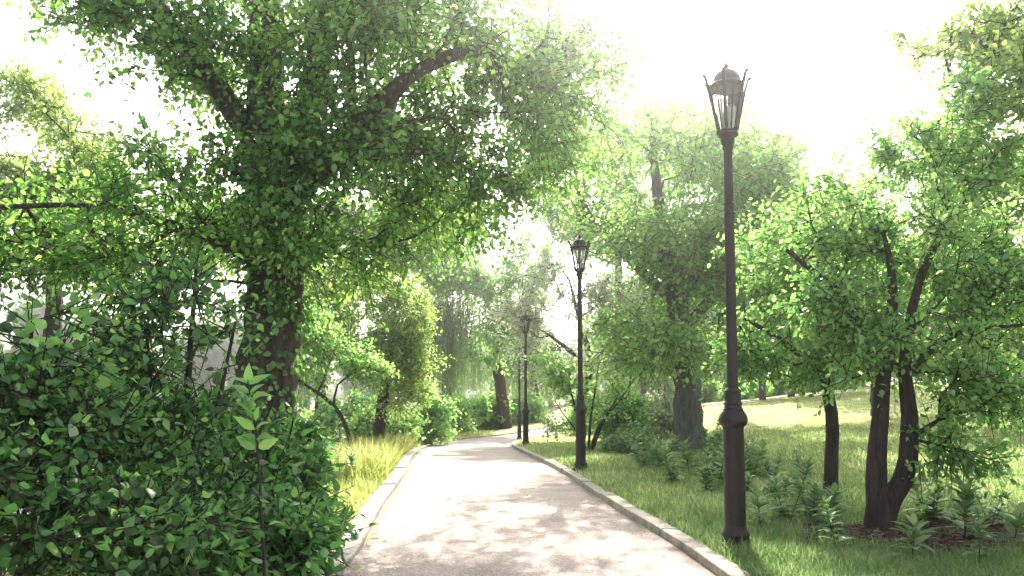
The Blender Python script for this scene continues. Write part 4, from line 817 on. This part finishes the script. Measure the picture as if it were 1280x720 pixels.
for i in range(10):
    x = -108 - rb.uniform(0, 8); y = 30 + i * 11 + rb.normal(0, 2)
    far_tree(int(rb.integers(0, 3)), x, y, rb.uniform(.9, 1.3), 'hazy green tree in the row on the left bank of the lake', 'trees on the left bank of the lake', rb.uniform(0, 6))
for i in range(16):                                                # behind the lawn
    x = 12 + i * 4.4 + rb.normal(0, 1.2); y = 72 + rb.uniform(0, 14) - i * .9
    far_tree(int(rb.integers(0, 2)), x, y, rb.uniform(.75, 1.1), 'hazy green tree in the wood beyond the far path', 'trees beyond the far path', rb.uniform(0, 6))
# ------------------------------------------------------------------ camera, light, air
cam = bpy.data.cameras.new('camera'); co = bpy.data.objects.new('camera', cam); C.objects.link(co)
cam.sensor_width = 36; cam.lens = F / 1280 * 36; cam.shift_y = 69 / 1280; cam.clip_end = 4000; cam.clip_start = .05
co.location = (0, 0, HC); co.rotation_euler = (math.pi / 2 + PITCH, 0, 0); SC.camera = co
SUN_EL, SUN_AZ = R(35), R(8)                                       # azimuth from +Y towards +X
sl = bpy.data.lights.new('sun', 'SUN'); so = bpy.data.objects.new('sun', sl); C.objects.link(so)
sl.energy = 5.0; sl.angle = R(.5); sl.color = (1, .92, .80)
dirv = Vector((math.sin(SUN_AZ) * math.cos(SUN_EL), math.cos(SUN_AZ) * math.cos(SUN_EL), math.sin(SUN_EL)))
so.rotation_euler = dirv.to_track_quat('Z', 'Y').to_euler(); so.location = (10, 40, 40)
W = bpy.data.worlds.new('World'); SC.world = W; W.use_nodes = True; nt = W.node_tree; nt.nodes.clear()
sky = nt.nodes.new('ShaderNodeTexSky'); sky.sky_type = 'NISHITA'; sky.sun_disc = False; sky.sun_elevation = SUN_EL; sky.sun_rotation = SUN_AZ
sky.dust_density = 6.0; sky.air_density = 1.0; sky.ozone_density = .6
hs = nt.nodes.new('ShaderNodeHueSaturation'); hs.inputs['Saturation'].default_value = .30
bg = nt.nodes.new('ShaderNodeBackground'); bg.inputs[1].default_value = .15; ow = nt.nodes.new('ShaderNodeOutputWorld')
nt.links.new(sky.outputs[0], hs.inputs['Color']); nt.links.new(hs.outputs[0], bg.inputs[0]); nt.links.new(bg.outputs[0], ow.inputs[0])
HAZE = 0.0030
if HAZE > 0:
    bx = (-125, 110, -6, 165, -4, 26)
    v = np.array([(x, y, z) for x in bx[:2] for y in bx[2:4] for z in bx[4:]], float)
    q = [(0, 1, 3, 2), (4, 6, 7, 5), (0, 4, 5, 1), (2, 3, 7, 6), (0, 2, 6, 4), (1, 5, 7, 3)]
    m, nt, out = newmat('haze'); pv = N(nt, 'ShaderNodeVolumePrincipled', Density=HAZE, Anisotropy=.945); pv.inputs['Color'].default_value = (.97, .97, .95, 1)
    nt.links.new(pv.outputs[0], out.inputs['Volume'])
    tag(link_mesh('haze', mesh_np('haze', v, q, mat=m)), 'thin sunlit haze hanging in the air of the park', 'haze', kind='stuff')
SC.view_settings.view_transform = 'Standard'; SC.view_settings.look = 'None'; SC.view_settings.gamma = 1; SC.view_settings.exposure = 1.5
SC.render.engine = 'CYCLES'; cy = SC.cycles
cy.use_denoising = True; cy.denoiser = 'OPENIMAGEDENOISE'; cy.denoising_prefilter = 'ACCURATE'; cy.denoising_input_passes = 'RGB_ALBEDO_NORMAL'
cy.max_bounces = 8; cy.diffuse_bounces = 3; cy.glossy_bounces = 2; cy.transmission_bounces = 4; cy.transparent_max_bounces = 8; cy.volume_bounces = 0
cy.sample_clamp_indirect = 8; cy.caustics_reflective = False; cy.caustics_refractive = False; cy.use_adaptive_sampling = False
cy.volume_max_steps = 64
